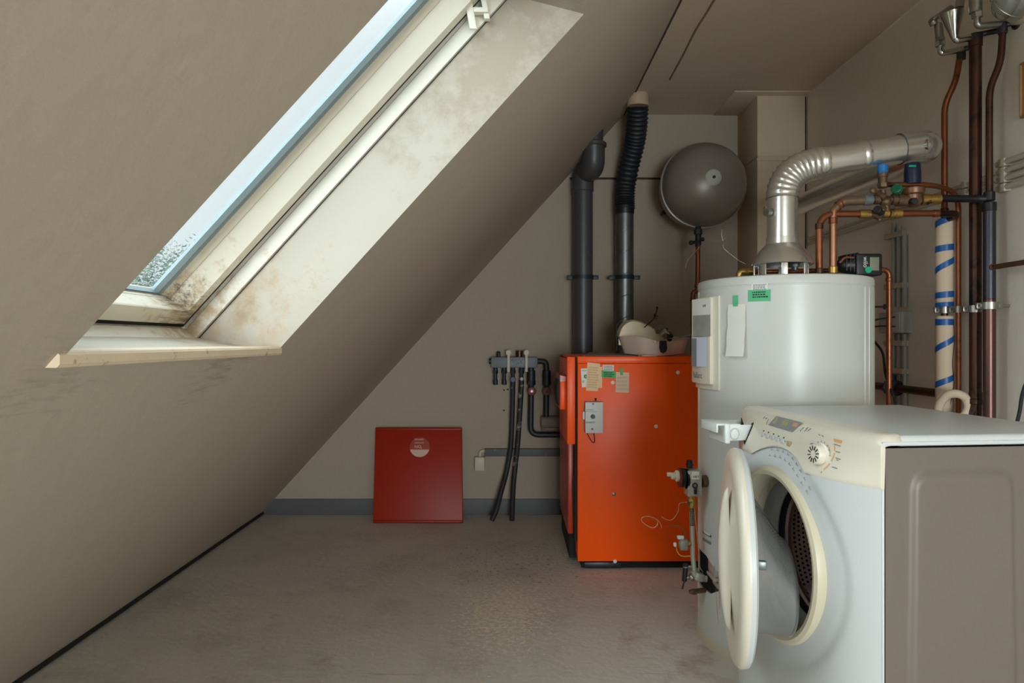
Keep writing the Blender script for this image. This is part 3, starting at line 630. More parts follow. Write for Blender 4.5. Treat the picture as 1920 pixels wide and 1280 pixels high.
b = MB(); b.tube(spl([g(1302, 950), g(1305, 985), g(1309, 1020), g(1312, 1060), g(1318, 1072)]), .0016, 6); b.tube(spl([g(1295, 952), g(1293, 972), g(1295, 1000), g(1296, 1030)]), .0012, 6); part('pilot_line', b, M_steel, gv)
# thermostat sensor pack clipped to the tube
ig = thing('flame_sensor', 'small glass and wire sensor clipped beside the gas tube of the heater', 'sensor', g(1282, 1034))
b = MB(); b.box(g(1274, 0).x, g(1289, 0).x, Yg - .014, Yg + .014, g(0, 1030).z, g(0, 1010).z, .005); b.sphere(g(1279, 1019), .013); part('housing', b, mat('grey_green_cast', (150, 152, 140), .4, .3, var=.3, vscale=60), ig)
b = MB(); b.cyl(g(1284, 1018), g(1296, 1018), .009, 14); part('brass_body', b, M_brass, ig)
b = MB(); b.box(g(1263, 0).x, g(1268, 0).x, Yg - .006, Yg + .006, g(0, 1024).z, g(0, 1017).z, .002); b.box(g(1270, 0).x, g(1282, 0).x, Yg - .006, Yg + .006, g(0, 1010).z, g(0, 1004).z, .002); part('plug', b, M_paper, ig)
b = MB(); b.tube(spl([g(1268, 1024), g(1270, 1034), g(1278, 1042), g(1297, 1042)]), .0014, 6); part('yellow_wire', b, mat('yellow_wire', (214, 176, 96), .5), ig)
b = MB(); b.tube(spl([g(1283, 1008), g(1284, 998), g(1278, 988), g(1268, 985), g(1248, 987)]), .0016, 6); part('lead', b, mat('brown_lead', (110, 84, 66), .5), ig)
b = MB(); b.tube(spl([g(1288, 941), g(1274, 944), g(1271, 960), g(1260, 974), g(1250, 974), g(1240, 968)]), .0011, 6)
b.tube(spl([g(1241, 990), g(1236, 978), g(1222, 969), g(1206, 969), g(1204, 978), g(1222, 989), g(1232, 984), g(1233, 974)]), .0011, 6)
solo('loose_capillary', b, mat('pale_wire', (204, 170, 130), .4, .5), 'thin coiled capillary wire hanging loose before the orange boiler', 'wire')
dv = MB(); c = g(1300, 1110); dv.cyl(c + Vector((.045, .02, 0)), c + Vector((-.006, 0, .002)), .0085, 14); dv.cyl(c + Vector((.0, 0, .002)), c + Vector((-.014, 0, .002)), .0065, 12); dv.lathe([(.011, 0), (.011, .008)], c + Vector((.01, .006, 0)), (-1, -.3, .05), 6)
part('drain_tap', dv, M_dbrass, tank)

# ---------------------------------------------------------------- copper risers and safety valves over the heater
YP = 2.33
def c_(px, py, Y=YP): return W(px, py, Y)
def fitting(mb, p, d, r, L): d = Vector(d).normalized(); p = Vector(p); mb.lathe([(r * .85, -L / 2), (r, -L / 2 + .002), (r, L / 2 - .002), (r * .85, L / 2)], p, d, 18); return mb
zt_ = TH
cold = thing('copper_pipe', 'left copper riser bending right above the heater to the brass valve', 'copper pipe', (c_(1536, 0).x, YP, zt_))
b = MB(); b.tube(rnd([(c_(1536, 0).x, YP, zt_), c_(1536, 401), c_(1612, 401)], .055, 10), .0115, 16); part('riser', b, M_copper, cold)
b = MB(); fitting(b, c_(1536, 424), (0, 0, 1), .0135, .02); part('coupling', b, M_dcop, cold); b = MB(); fitting(b, c_(1536, 508), (0, 0, 1), .015, .02); part('coupling', b, M_dcop, cold)
b = MB(); fitting(b, c_(1621, 401), (1, 0, 0), .0155, .038); part('brass_union', b, M_brass, cold)
b = MB(); fitting(b, c_(1637, 401), (1, 0, 0), .0135, .03); b.sphere(c_(1646, 401), .02, (1, .9, .95)); b.cyl(c_(1646, 401) + Vector((0, -.012, 0)), c_(1645, 396) + Vector((0, -.04, .006)), .012, 12, .002); b.cyl(c_(1648, 404), c_(1650, 414), .008, 10); part('shut_off_valve', b, M_dbrass, cold)
b = MB(); fitting(b, c_(1660, 400), (1, 0, 0), .0145, .022); fitting(b, c_(1679, 400), (1, 0, 0), .0155, .04); part('brass_union', b, M_brass, cold)
b = MB(); b.tube([c_(1688, 400), c_(1752, 400)], .0112, 16); fitting(b, c_(1755, 400), (1, 0, 0), .013, .02); part('cross_pipe', b, M_copper, cold)
b = MB(); b.tube(rnd([c_(1752, 400), Vector((1.53, YP + .005, c_(0, 400).z)), Vector((1.53, 2.42, c_(0, 400).z - .01))], .03, 8), .0115, 16); part('end_bend', b, M_dcop, cold)

hot = thing('copper_pipe', 'right copper riser leaving the heater with a thick elbow toward the reducer', 'copper pipe', (c_(1562, 0).x, YP, zt_))
b = MB(); b.tube(rnd([(c_(1562, 0).x, YP, zt_), c_(1562, 394), c_(1575, 384)], .02, 6), .0122, 16); part('riser', b, mat('pale_copper', (170, 122, 92), .36, .8, var=.2, vscale=7), hot)
b = MB(); fitting(b, c_(1562, 414), (0, 0, 1), .0145, .02); part('coupling', b, M_copper, hot); b = MB(); fitting(b, c_(1562, 506), (0, 0, 1), .016, .024); part('coupling', b, M_brass, hot)
b = MB(); b.tube(rnd([c_(1565, 393), c_(1580, 377), c_(1620, 375)], .03, 8), [.0125, .0135, .0135, .0150, .0165, .0165, .0165, .0165, .0165, .0165, .0165], 16); part('thick_elbow', b, mat('dull_bronze', (128, 104, 82), .42, .6, var=.15), hot)
b = MB()
for p in (1571, 1577): fitting(b, c_(p, 386 - (p - 1571) * .8), (1, 0, .55), .0165, .008)
part('elbow_collar', b, M_copper, hot)
b = MB(); fitting(b, c_(1627, 375), (1, 0, 0), .018, .03); part('end_nut', b, M_manif, hot)

sg = thing('safety_valve_group', 'tarnished brass safety valve group with blue cap above the heater', 'safety valve', c_(1655, 410))
b = MB(); b.cyl(c_(1632, 374), c_(1692, 374), .0125, 16); fitting(b, c_(1643, 374), (1, 0, 0), .017, .02); fitting(b, c_(1676, 374), (1, 0, 0), .019, .018); fitting(b, c_(1686, 375), (1, 0, 0), .021, .022); b.sphere(c_(1660, 378), .020); b.cyl(c_(1660, 380), c_(1662, 396), .013, 14); part('body', b, M_dbrass, sg)
b = MB(); b.cyl(c_(1655, 374), c_(1655, 356), .0105, 14); b.cyl(c_(1655, 352), c_(1655, 343), .017, 6, .002); b.cyl(c_(1655, 344), c_(1655, 330), .0145, 18); b.cyl(c_(1655, 333), c_(1655, 325), .017, 18, .002); part('safety_stem', b, M_dbrass, sg)
b = MB(); b.cyl(c_(1655, 323), c_(1655, 309), .0165, 18, .002); b.cyl(c_(1655, 326), c_(1655, 322), .0145, 18); part('blue_cap', b, M_blue, sg, 'bright blue cap')
b = MB(); b.cyl(c_(1652, 366, YP - .01), c_(1636, 356, YP - .03), .008, 10, .002); b.sphere(c_(1637, 357, YP - .03), .012, (1, .7, 1)); b.cyl(c_(1652, 366, YP - .01), c_(1660, 372, YP - .02), .011, 12); part('test_cock', b, M_dbrass, sg)
b = MB(); b.cyl(c_(1652, 398, YP - .02), c_(1644, 392, YP - .045), .013, 14, .002); part('black_cock', b, M_black, sg)
b = MB(); b.lathe([(.016, 0), (.018, .002), (.018, .016), (.015, .018)], c_(1683, 357, YP - .02), (-.6, -.6, .3), 10); part('green_handwheel', b, mat('dark_green_plastic', (20, 96, 66), .45), sg)

pr = thing('pressure_reducer', 'bronze pressure reducer with tall dark blue cap beneath the flue end', 'pressure reducer', c_(1712, 385))
b = MB(); b.lathe([(.012, -.04), (.022, -.034), (.026, -.015), (.026, .0), (.034, .004), (.036, .012), (.036, .022), (.030, .024)], c_(1712, 366), (0, 0, 1), 24); fitting(b, c_(1698, 376), (1, 0, 0), .019, .03); b.cyl(c_(1705, 376), c_(1722, 376), .02, 14); part('body', b, mat('bronze', (134, 100, 76), .42, .6, var=.2, vscale=14), pr)
b = MB(); b.cyl(c_(1708, 378, YP - .012), c_(1716, 377, YP - .038), .012, 14, .002); part('gauge_port', b, M_black, pr)
b = MB(); b.lathe([(.0262, 0), (.0262, .038), (.0245, .068), (.0235, .07), (.01, .071)], c_(1711, 345), (0, 0, 1), 24); part('reducer_cap', b, mat('navy_plastic', (22, 34, 58), .38), pr, 'tall dark blue cap')
b = MB(); c = c_(1711, 311, YP - .0248); b.box(c.x - .012, c.x + .012, c.y - .001, c.y + .002, c.z - .003, c.z + .003, .001); part('green_marker', b, M_green, pr)
b = MB(); fitting(b, c_(1733, 374), (1, 0, 0), .0195, .026); fitting(b, c_(1745, 373), (1, 0, 0), .016, .02); fitting(b, c_(1756, 373), (1, 0, 0), .0175, .024); part('brass_union', b, M_brass, pr)

XW = 1.555                                      # the row of pipes along the right-hand wall
def yx(px, x=XW): return x * FPX / (px - 960)
def wz(py, Y): return H + (640 - py) * Y / FPX
Yd = yx(1855)
blk = thing('supply_pipe', 'blackened thick supply pipe standing nearest the camera on the right wall', 'supply pipe', (XW, Yd, .3))
b = MB(); b.tube([(XW, Yd, .3), (XW, Yd, wz(560, Yd))], .0185, 20); part('lower_pipe', b, mat('violet_copper', (100, 72, 66), .34, .75, var=.3, vscale=5, spots=(74, 66, 76), spot_scale=3.5, spot_amt=.08), blk)
b = MB(); b.tube([(XW, Yd, wz(562, Yd)), (XW, Yd, wz(395, Yd))], .0185, 20); part('blackened_pipe', b, M_bcop, blk)
b = MB(); fitting(b, (XW, Yd, wz(388, Yd)), (0, 0, 1), .0205, .03); fitting(b, (XW, Yd, wz(368, Yd)), (0, 0, 1), .0165, .03); b.tube(rnd([(XW, Yd, wz(372, Yd)), (XW - .03, Yd + .01, wz(371.5, Yd)), c_(1765, 372)], .01, 4), .0125, 16); part('tee', b, mat('blackened_tee', (44, 42, 46), .45, .5, var=.3), blk)
up3 = rnd([(XW, Yd, wz(372, Yd)), (XW, Yd, wz(165, Yd)), (XW + .03, Yd - .01, wz(120, Yd)), (XW + .035, Yd - .012, wz(60, Yd))], .06, 8)
b = MB(); b.tube(up3, .0105, 16); part('upper_pipe', b, M_dcop, blk)
Ym = yx(1829)
mid = thing('drain_pipe', 'thick dark copper drain pipe running full height between two thinner pipes', 'drain pipe', (XW, Ym, .3))
b = MB(); b.tube([(XW, Ym, .38), (XW, Ym, wz(72, Ym))], .0185, 20); fitting(b, (XW, Ym, wz(80, Ym)), (0, 0, 1), .021, .03); part('pipe', b, M_dcop, mid)
b = MB(); b.tube(rnd([(XW, Ym, wz(735, Ym)), (XW, Ym, wz(770, Ym)), (XW - .04, Ym + .03, wz(795, Ym)), (XW - .1, Ym + .05, wz(800, Ym))], .05, 8), .0195, 18); fitting(b, (XW, Ym, wz(752, Ym)), (0, 0, 1), .0225, .02); part('trap_bend', b, M_dcop, mid)
Yt = yx(1797)
thn = thing('copper_pipe', 'slender bright copper pipe dropping beside the blue-taped insulated pipe', 'copper pipe', (XW, Yt, .3))
b = MB(); b.tube(rnd([(XW, Yt, .3), (XW, Yt, wz(362, Yt)), c_(1752, 346), c_(1655, 346)], .06, 10), .0088, 16); part('pipe', b, M_copper, thn)
Yi = yx(1771, 1.53)
ins = thing('insulated_pipe', 'beige insulated pipe wrapped with spiral blue tape on the right wall', 'insulated pipe', (1.53, Yi, .35))
ri = .0285
b = MB(); b.lathe([(ri * .8, 0), (ri, .003), (ri, wz(592, Yi) - .35 - .003), (ri * .85, wz(592, Yi) - .35)], (1.53, Yi, .35), (0, 0, 1), 32); b.lathe([(ri * .7, 0), (ri * .92, .01), (ri, .025), (ri, wz(410, Yi) - wz(574, Yi) - .004), (ri * .8, wz(410, Yi) - wz(574, Yi))], (1.53, Yi, wz(574, Yi)), (0, 0, 1), 32); part('foam_sleeve', b, M_insul, ins)
b = MB(); b.tube([(1.53, Yi, .35), (1.53, Yi, wz(400, Yi))], .0115, 14); part('inner_pipe', b, M_dcop, ins)
def band(mb, z0, z1, turns, a0, w):
    n = max(10, int(40 * abs(turns))); rows = [[], []]
    for i in range(n + 1):
        t = i / n; a = a0 + 2 * PI * turns * t; zz = z0 + (z1 - z0) * t
        for k, dz in ((0, -w / 2), (1, w / 2)): rows[k].append(Vector((1.53 + (ri + .001) * math.cos(a), Yi + (ri + .001) * math.sin(a), zz + dz)))
    mb.grid(rows)
b = MB()
fa = math.atan2(-Yi, -1.53)
for z, dz in ((411, 14), (462, 4), (494, 22), (549, 3), (567, 2), (600, 0), (641, 24), (710, 18)):
    b = MB(); band(b, wz(z + dz / 2 + 4, Yi), wz(z - dz / 2 + 4, Yi), .42, fa - 1.32, .022 if z != 567 else .016); part('blue_tape_band', b, M_bluetape, ins)

b = MB(); b.tube(spl([(1.53 + .0, Yi - ri + .001, wz(760, Yi)), (1.545, Yi - ri - .0, wz(720, Yi)), (1.54, Yi - ri, wz(680, Yi)), (1.548, Yi - ri + .003, wz(640, Yi)), (1.545, Yi - ri + .002, wz(600, Yi))]), .0012, 5); part('foam_split', b, M_dcop, ins)
Yn = yx(1771)
up1 = thing('copper_pipe', 'thin copper pipe climbing to the leftmost chrome valve high on the wall', 'copper pipe', (XW, Yn, wz(400, Yn)))
b = MB(); b.tube(rnd([(XW, Yn, wz(400, Yn)), (XW, Yn, wz(195, Yn)), (XW + .02, Yn - .03, wz(160, Yn)), (XW + .03, Yn - .045, wz(105, Yn))], .06, 8), .0105, 16); part('pipe', b, M_copper, up1)
b = MB(); fitting(b, (XW, Yn, wz(397, Yn)), (0, 0, 1), .0135, .025); part('coupling', b, M_dcop, up1)
# loop of insulated hose low at the wall
b = MB(); b.tube(spl([Vector((1.50, Yi - .05, wz(790, Yi))), W(1760, 765, 2.35), W(1775, 742, 2.32), W(1795, 738, 2.30), W(1812, 748, 2.30), W(1815, 768, 2.30), W(1800, 790, 2.30)], 8), .014, 16); hl = solo('insulated_hose', b, M_insul, 'short looped beige insulated hose low behind the washing machine', 'hose')
# dark pipe along the wall low down with a flange
b = MB(); b.tube([(1.575, 3.7, wz(729, 2.75)), (1.575, 2.5, wz(729, 2.75))], .016, 14); lowp = solo('wall_pipe', b, M_dcop, 'dark low pipe running along the right wall behind the heater', 'pipe')
zc_ = wz(729, 2.75); b = MB(); b.lathe([(.02, -.03), (.032, -.028), (.032, -.018), (.022, -.012), (.022, .012), (.032, .018), (.032, .028), (.02, .03)], (1.575, 2.82, zc_), (0, 1, 0), 16); b.box(1.565, 1.585, 2.81, 2.83, zc_ + .02, zc_ + .055, .003); part('flange', b, M_dvalve, lowp)
b = MB(); b.tube([(XW, Yd, wz(502, Yd)), (XW, 1.4, wz(502, Yd) + .002)], .0085, 12); fitting(b, (XW - .0, Yd - .012, wz(502, Yd)), (0, 1, 0), .0115, .02); solo('branch_pipe', b, mat('brown_pipe', (104, 76, 62), .45, .5), 'thin brown branch pipe leading toward the camera on the right wall', 'pipe')
b = MB(); b.cyl((XR - .012, 2.08, wz(512, 2.08)), (XR, 2.08, wz(512, 2.08)), .008, 10, .001); solo('wall_plug', b, mat('rusty', (84, 50, 36), .7), 'small rusty screw plug in the wall below the branch pipe', 'screw')
# clamps
for nm, x, y, r, py, lab, par in (('pipe_clamp', 1.53, Yi, .0135, 581, None, ins), ('pipe_clamp', XW, Yt, .0105, 580, None, thn), ('pipe_clamp', XW, Ym, .0205, 579, None, mid), ('pipe_clamp', XW, Yd, .0205, 573, None, blk)):
    z = wz(py, y); b = MB(); b.lathe([(r - .001, -.0115), (r + .005, -.0115), (r + .005, .0115), (r - .001, .0115)], (x, y, z), (0, 0, 1), 24)
    b.obox((x - r - .009, y + .008, z), ((1, 0, 0), (0, 1, 0), (0, 0, 1)), (.018, .010, .020), .002); b.obox((x + r + .009, y - .004, z), ((1, 0, 0), (0, 1, 0), (0, 0, 1)), (.018, .010, .020), .002)
    b.cyl((x - r - .010, y + .018, z), (x - r - .010, y - .004, z), .0045, 8); b.cyl((x + r, y, z), (XR, y, z), .005, 10)
    part('pipe_clamp', b, M_steel, par)

# copper pipe and circulation pump over the heater's rear edge
cp = thing('copper_pipe', 'orange copper pipe falling behind the heater from the black pump', 'copper pipe', (W(1667, 0, 2.42).x, 2.42, .3))
b = MB(); b.tube(rnd([W(1640, 507, 2.42), W(1667, 505, 2.42), (W(1667, 0, 2.42).x, 2.42, .3)], .03, 8), .0092, 16); part('pipe', b, M_copper, cp)
b = MB(); fitting(b, W(1667, 524, 2.42), (0, 0, 1), .0115, .014); fitting(b, W(1652, 506, 2.42), (1, 0, 0), .0115, .012); part('coupling', b, M_copper, cp)
pu = thing('circulation_pump', 'black circulation pump with green button and display on top of the heater', 'pump', (1.17, 2.36, TH))
Yu = 2.33
b = MB(); a_, b_ = W(1606, 475, Yu), W(1655, 516, Yu); b.box(a_.x, b_.x, Yu, Yu + .075, b_.z, a_.z, .006, 3); part('control_head', b, M_black, pu)
b = MB(); b.lathe([(.018, 0), (.026, .01), (.030, .03), (.034, .05), (.034, .078)], W(1572, 497, Yu + .04), (1, 0, .0), 24)
for k in range(4): b.obox(W(1580 + k * 7, 494, Yu + .04), ((1, 0, 0), (0, 1, 0), (0, 0, 1)), (.004, .062, .058 + k * .004), .003)
part('motor', b, M_black, pu)
b = MB(); b.tube(spl([W(1574, 493, Yu), W(1585, 483, Yu), W(1600, 483, Yu)]), .004, 8); part('pump_lead', b, mat('brown_insulation', (110, 66, 44), .5), pu)
b = MB(); a_, b_ = W(1631, 482, Yu), W(1648, 507, Yu); b.box(a_.x, b_.x, Yu - .0015, Yu + .002, b_.z, a_.z, .0006); part('display', b, M_lcd, pu)
b = MB(); c = W(1626.5, 506, Yu); b.cyl(c, c + Vector((0, -.008, 0)), .0115, 24, .0015); part('green_button', b, M_green, pu)
text('wilo', .022, W(1619, 481, Yu - .0005), (0, 0, -1), (1, 0, 0), M_paper, pu)
# brass pipework lying across the lid
ln = thing('lid_pipe', 'low copper and brass pipe crossing the heater lid behind the hood', 'copper pipe', W(1380, 520, 2.50))
b = MB(); b.tube(rnd([(W(1386, 0, 2.48).x, 2.48, TH - .0), (W(1386, 0, 2.48).x, 2.48, wz(510, 2.48)), W(1556, 507, 2.46)], .016, 6), .0085, 14); part('pipe', b, M_copper, ln)
b = MB(); b.tube(rnd([(W(1386, 0, 2.48).x, 2.48, TH), (W(1386, 0, 2.48).x, 2.48, wz(509, 2.48)), W(1402, 509, 2.48)], .02, 6), .0125, 14); fitting(b, W(1406, 509, 2.48), (1, 0, 0), .014, .02); part('brass_elbow', b, M_brass, ln)
b = MB(); fitting(b, W(1490, 503, 2.42), (0, 0, 1), .012, .018); b.lathe([(.016, 0), (.016, .01)], W(1490, 500, 2.42), (0, 0, 1), 6); part('sensor_boss', b, M_galv, ln)

# ---------------------------------------------------------------- chrome valves and funnel high on the wall
def q_(px, py, Y=2.30): return W(px, py, Y)
av = thing('angle_valve', 'chrome angle valve with lever cap, left of the drain funnel', 'valve', q_(1790, 100))
Pt = up1.location + Vector((.03, -.045, 0)); pe = Vector((XW + .03, Yn - .045, wz(103, Yn))); Ya = pe.y
b = MB(); b.cyl(W(1762, 72, Ya), W(1759, 44, Ya), .0135, 20, .002); b.cyl(W(1763, 77, Ya), W(1763, 71, Ya), .0155, 6); part('body', b, M_steel, av)
b = MB(); b.obox(W(1764, 27, Ya), ((.83, 0, .56), (0, 1, 0), (-.56, 0, .83)), (.088, .034, .017), .008, 3); b.cyl(W(1748, 40, Ya), W(1752, 46, Ya), .013, 14); b.obox(W(1781, 22, Ya), ((1, 0, 0), (0, 1, 0), (0, 0, 1)), (.016, .03, .028), .004); part('lever', b, M_steel, av)
b = MB(); b.cyl(W(1763, 88, Ya), W(1763, 77, Ya), .0165, 6, .002); b.tube(rnd([W(1763, 86, Ya), W(1764, 101, Ya), pe], .03, 8), .0105, 16); b.cyl(pe + Vector((0, 0, -.02)), pe + Vector((0, 0, .006)), .013, 14); part('elbow', b, M_chrome, av)
b = MB(); b.lathe([(.022, 0), (.019, .006), (.016, .008)], (XR, pe.y - .02, pe.z + .003), (-1, 0, 0), 20); b.tube([pe, (XR, pe.y - .02, pe.z + .003)], .009, 10); b.cyl(pe + Vector((0, 0, -.035)), pe + Vector((0, 0, -.01)), .0145, 14); part('wall_rosette', b, M_bcop, av)
fn = thing('drain_funnel', 'polished chrome drain funnel hanging between the two angle valves', 'funnel', (XW, Ym, wz(75, Ym)))
Yf = Ym
b = MB(); b.lathe([(.009, 0), (.013, .012), (.017, .028), (.026, .055), (.036, .085), (.0365, .088), (.033, .088), (.016, .03)], W(1790, 74, Yf), (-.12, 0, 1), 28, capa=False, capb=False); part('cup', b, M_chrome, fn)
b = MB(); b.tube(rnd([W(1791, 72, Yf), W(1796, 76, Yf), (XW - .012, Ym, wz(70, Ym)), (XW, Ym, wz(76, Ym))], .012, 5), .0115, 16); part('outlet', b, M_chrome, fn)
b = MB(); b.cyl((XW, Ym, wz(75, Ym)), (XW, Ym, wz(64, Ym)), .021, 18, .002); b.cyl((XW, Ym, wz(66, Ym)), (XR, Ym - .02, wz(62, Ym)), .009, 10); part('collar', b, M_bcop, fn)
av2 = thing('angle_valve', 'chrome angle valve at the top edge, right of the drain funnel', 'valve', up3[-1])
Yv = up3[-1].y
b = MB(); b.cyl(W(1829, 24, Yv), W(1829, -30, Yv), .019, 22, .002); part('body', b, M_steel, av2)
b = MB(); b.cyl(W(1832, 34, Yv), W(1831, 23, Yv), .017, 6, .002); b.tube(rnd([W(1831, 32, Yv), W(1832, 49, Yv), up3[-1] + Vector((-.004, 0, .02))], .03, 8), .0105, 16); part('elbow', b, M_steel, av2)
b = MB(); b.cyl(up3[-1] + Vector((0, 0, -.012)), up3[-1] + Vector((0, 0, .024)), .0135, 14, .002); b.lathe([(.024, 0), (.018, .006)], (XR, Yv - .02, up3[-1].z + .018), (-1, 0, 0), 20); b.tube([up3[-1] + Vector((0, 0, .015)), (XR, Yv - .02, up3[-1].z + .018)], .008, 10); part('wall_rosette', b, M_bcop, av2)
ov = thing('overflow_spout', 'short black-rimmed chrome spout above the drain funnel', 'spout', W(1799, 15, Yf))
b = MB(); b.lathe([(.0105, 0), (.0135, .0015), (.0135, .022), (.0115, .026), (.0115, .045)], W(1799, 15, Yf), (.08, 0, 1), 20); b.tube(rnd([W(1800, -8, Yf), W(1801, -20, Yf), W(1822, -20, Yf)], .02, 5), .009, 12); part('spout', b, M_steel, ov)
lp = thing('wall_lamp', 'round caged bulkhead lamp at the top of the right wall', 'lamp', (XR, 2.19, 2.13))
lc = Vector((XR, 2.155, wz(-2, 2.155)))
b = MB(); b.lathe([(.075, 0), (.075, .016), (.068, .022)], lc, (-1, 0, 0), 32); part('lamp_base', b, M_conduit, lp)
b = MB(); b.lathe([(.046, .02), (.050, .03), (.050, .05), (.040, .078), (.02, .09), (.001, .092)], lc, (-1, 0, 0), 32); part('glass_globe', b, M_lampglass, lp)
b = MB(); b.lathe([(.014, .022), (.02, .045), (.012, .066), (.001, .07)], lc, (-1, 0, 0), 20); part('bulb', b, M_chrome, lp)
b = MB()
for k in range(3):
    a = k * PI / 3 + .3; e1 = Vector((0, math.cos(a), math.sin(a))); b.tube([lc + e1 * math.cos(t) * .068 + Vector((-.018 - .082 * math.sin(t), 0, 0)) for t in [PI * i / 16 for i in range(17)]], .0016, 6)
for r, h in ((.068, .02), (.060, .055)): b.tube([lc + Vector((-h, r * math.cos(t), r * math.sin(t))) for t in [2 * PI * i / 32 for i in range(32)]], .0016, 6, closed=True)
part('wire_guard', b, M_steel, lp)

# ---------------------------------------------------------------- conduits on the right wall
xc = XR - .014
for k, py in enumerate((312, 328, 342, 358)):
    z = wz(py, 2.28); b = MB(); b.tube([(xc, 2.26, z), (xc, .7, z)], .0095, 12)
    cdn = ['topmost', 'second', 'third', 'lowest'][k]
    o = solo('cable_conduit', b, M_conduit, '%s of the four pale conduits leading along the right wall toward the camera' % cdn, 'conduit', 'row of four pale conduits')
    b = MB(); b.box(XR - .024, XR, 2.215, 2.245, z - .0135, z + .0125, .002); part('clip', b, M_conduit, o)
    if k < 3:
        z2 = (1.585, 1.56, 1.56)[k]; pass
for k, zz in enumerate((1.585, 1.558)):
    b = MB(); b.tube([(xc, 2.40, zz), (xc, 3.70, zz)], .0065, 10)
    o = solo('cable_conduit', b, M_conduit, ('upper' if k == 0 else 'lower') + ' of two thin conduits running back along the right wall to the chimney', 'conduit')
    for y in (2.42, 2.85, 3.55):
        c2 = MB(); c2.box(XR - .022, XR, y - .012, y + .012, zz - .012, zz + .012, .002); part('clip', c2, M_conduit, o)
b = MB()
for (p0, p1) in (((1868, 325), (1806, 346)), ((1868, 338), (1806, 356)), ((1866, 352), (1806, 364))):
    A = Vector((xc - .01, 2.27, wz(p0[1], 2.27))); Bq = Vector((xc, 2.40, 1.585 - (.012 if p1[1] > 350 else 0) - (.01 if p1[1] > 360 else 0))); b.tube(spl([A, (A + Bq) / 2 + Vector((-.006, 0, -.004)), Bq]), .0045, 8)
solo('cable_bundle', b, M_conduit, 'three loose pale cables crossing behind the thick pipes between conduit clips', 'cable')
yv = [XR * FPX / (p - 960) for p in (1676, 1685.5, 1696)]
for k, y in enumerate(yv):
    y = xc * FPX / ((1676, 1685.5, 1696)[k] - 960); b = MB()
    b.tube([(xc, y, wz(575, y)), (xc, y, wz((418, 423, 432)[k], y))], .0095, 12)
    o = solo('cable_conduit', b, M_gconduit, ['left', 'middle', 'right'][k] + ' one of three grey upright conduits above the junction box', 'conduit', 'upright grey conduits')
    b = MB(); b.tube([(xc, y, .3), (xc, y, wz(626, y))], .0085, 12)
    solo('cable_conduit', b, M_gconduit, ['left', 'middle', 'right'][k] + ' one of three grey upright conduits below the junction box', 'conduit', 'upright grey conduits')
for py in (440, 536, 643, 695):
    y = 2.85; b = MB(); b.box(XR - .028, XR - .0005, yv[2] - .03, yv[0] + .03, wz(py + 5, y), wz(py - 5, y), .002)
    solo('conduit_clip', b, M_conduit, 'cream clip bar across the grey conduits, ' + {440: 'highest on the wall', 536: 'just above the junction box', 643: 'just below the junction box', 695: 'lowest on the wall'}[py], 'clip', 'conduit clip bars')
jb_ = thing('junction_box', 'grey square junction box on the right wall beside the conduits', 'junction box', (XR - .02, 2.83, wz(624, 2.83)))
b = MB(); b.box(XR - .05, XR - .0005, 2.755, 2.915, wz(624, 2.8), wz(584, 2.8), .005); part('box', b, M_junc, jb_)
b = MB(); b.box(XR - .056, XR - .05, 2.757, 2.913, wz(623, 2.8), wz(585, 2.8), .003)
part('cover', b, M_junc, jb_)
b = MB(); b.tube(spl([W(1640, 640, 2.55), W(1655, 662, 2.5), W(1660, 700, 2.45), W(1668, 725, 2.42), W(1677, 748, 2.38), W(1679, 775, 2.36)]), .0045, 8); solo('power_cable', b, M_rubber, 'black cable curving down between heater and copper pipe', 'cable')
b = MB(); b.tube(spl([W(1935, 690, 1.9), W(1918, 735, 1.9), W(1912, 770, 1.9), W(1905, 800, 1.9)]), .0048, 8); solo('power_cable', b, M_rubber, 'black cable at the right edge above the washing machine', 'cable')
b = MB(); b.tube(spl([W(1640, 600, 2.6), W(1655, 597, 2.6), (1.572, 2.80, wz(594, 2.8))]), .003, 8); b.tube(spl([W(1640, 612, 2.6), W(1656, 611, 2.6), (1.572, 2.80, wz(612, 2.8))]), .003, 8); solo('sensor_cable', b, M_rubber, 'pair of thin dark cables running to the junction box', 'cable')
b = MB(); c = Vector((XR, 2.93, wz(575, 2.93))); b.cyl(c, c + Vector((-.12, 0, 0)), .004, 8); b.lathe([(.012, 0), (.012, .003)], c + Vector((-.02, 0, 0)), (-1, 0, 0), 12); solo('threaded_rod', b, M_galv, 'short threaded rod sticking out of the wall behind the heater', 'rod')
b = MB(); b.box(XR - .02, XR - .0005, 1.0, 2.165, wz(218, 2.165), wz(216, 2.165)); b.v.clear(); b.f.clear()
y0 = XR * FPX / 958; 
for (ya, yb, za, zb2) in ((y0 - .004, y0, wz(222, y0), wz(120, y0)), (y0 - .3, y0, wz(123, y0), wz(120, y0)), (y0 - .3, y0, wz(222, y0), wz(219, y0))): b.box(XR - .012, XR - .0005, ya, yb, za, zb2, .001)
b.box(XR - .006, XR - .0005, y0 - .3, y0 - .002, wz(221, y0), wz(121, y0))
solo('picture_frame', b, mat('light_wood', (164, 128, 84), .6), 'thin wooden picture frame edge at the right border of the wall', 'picture frame')
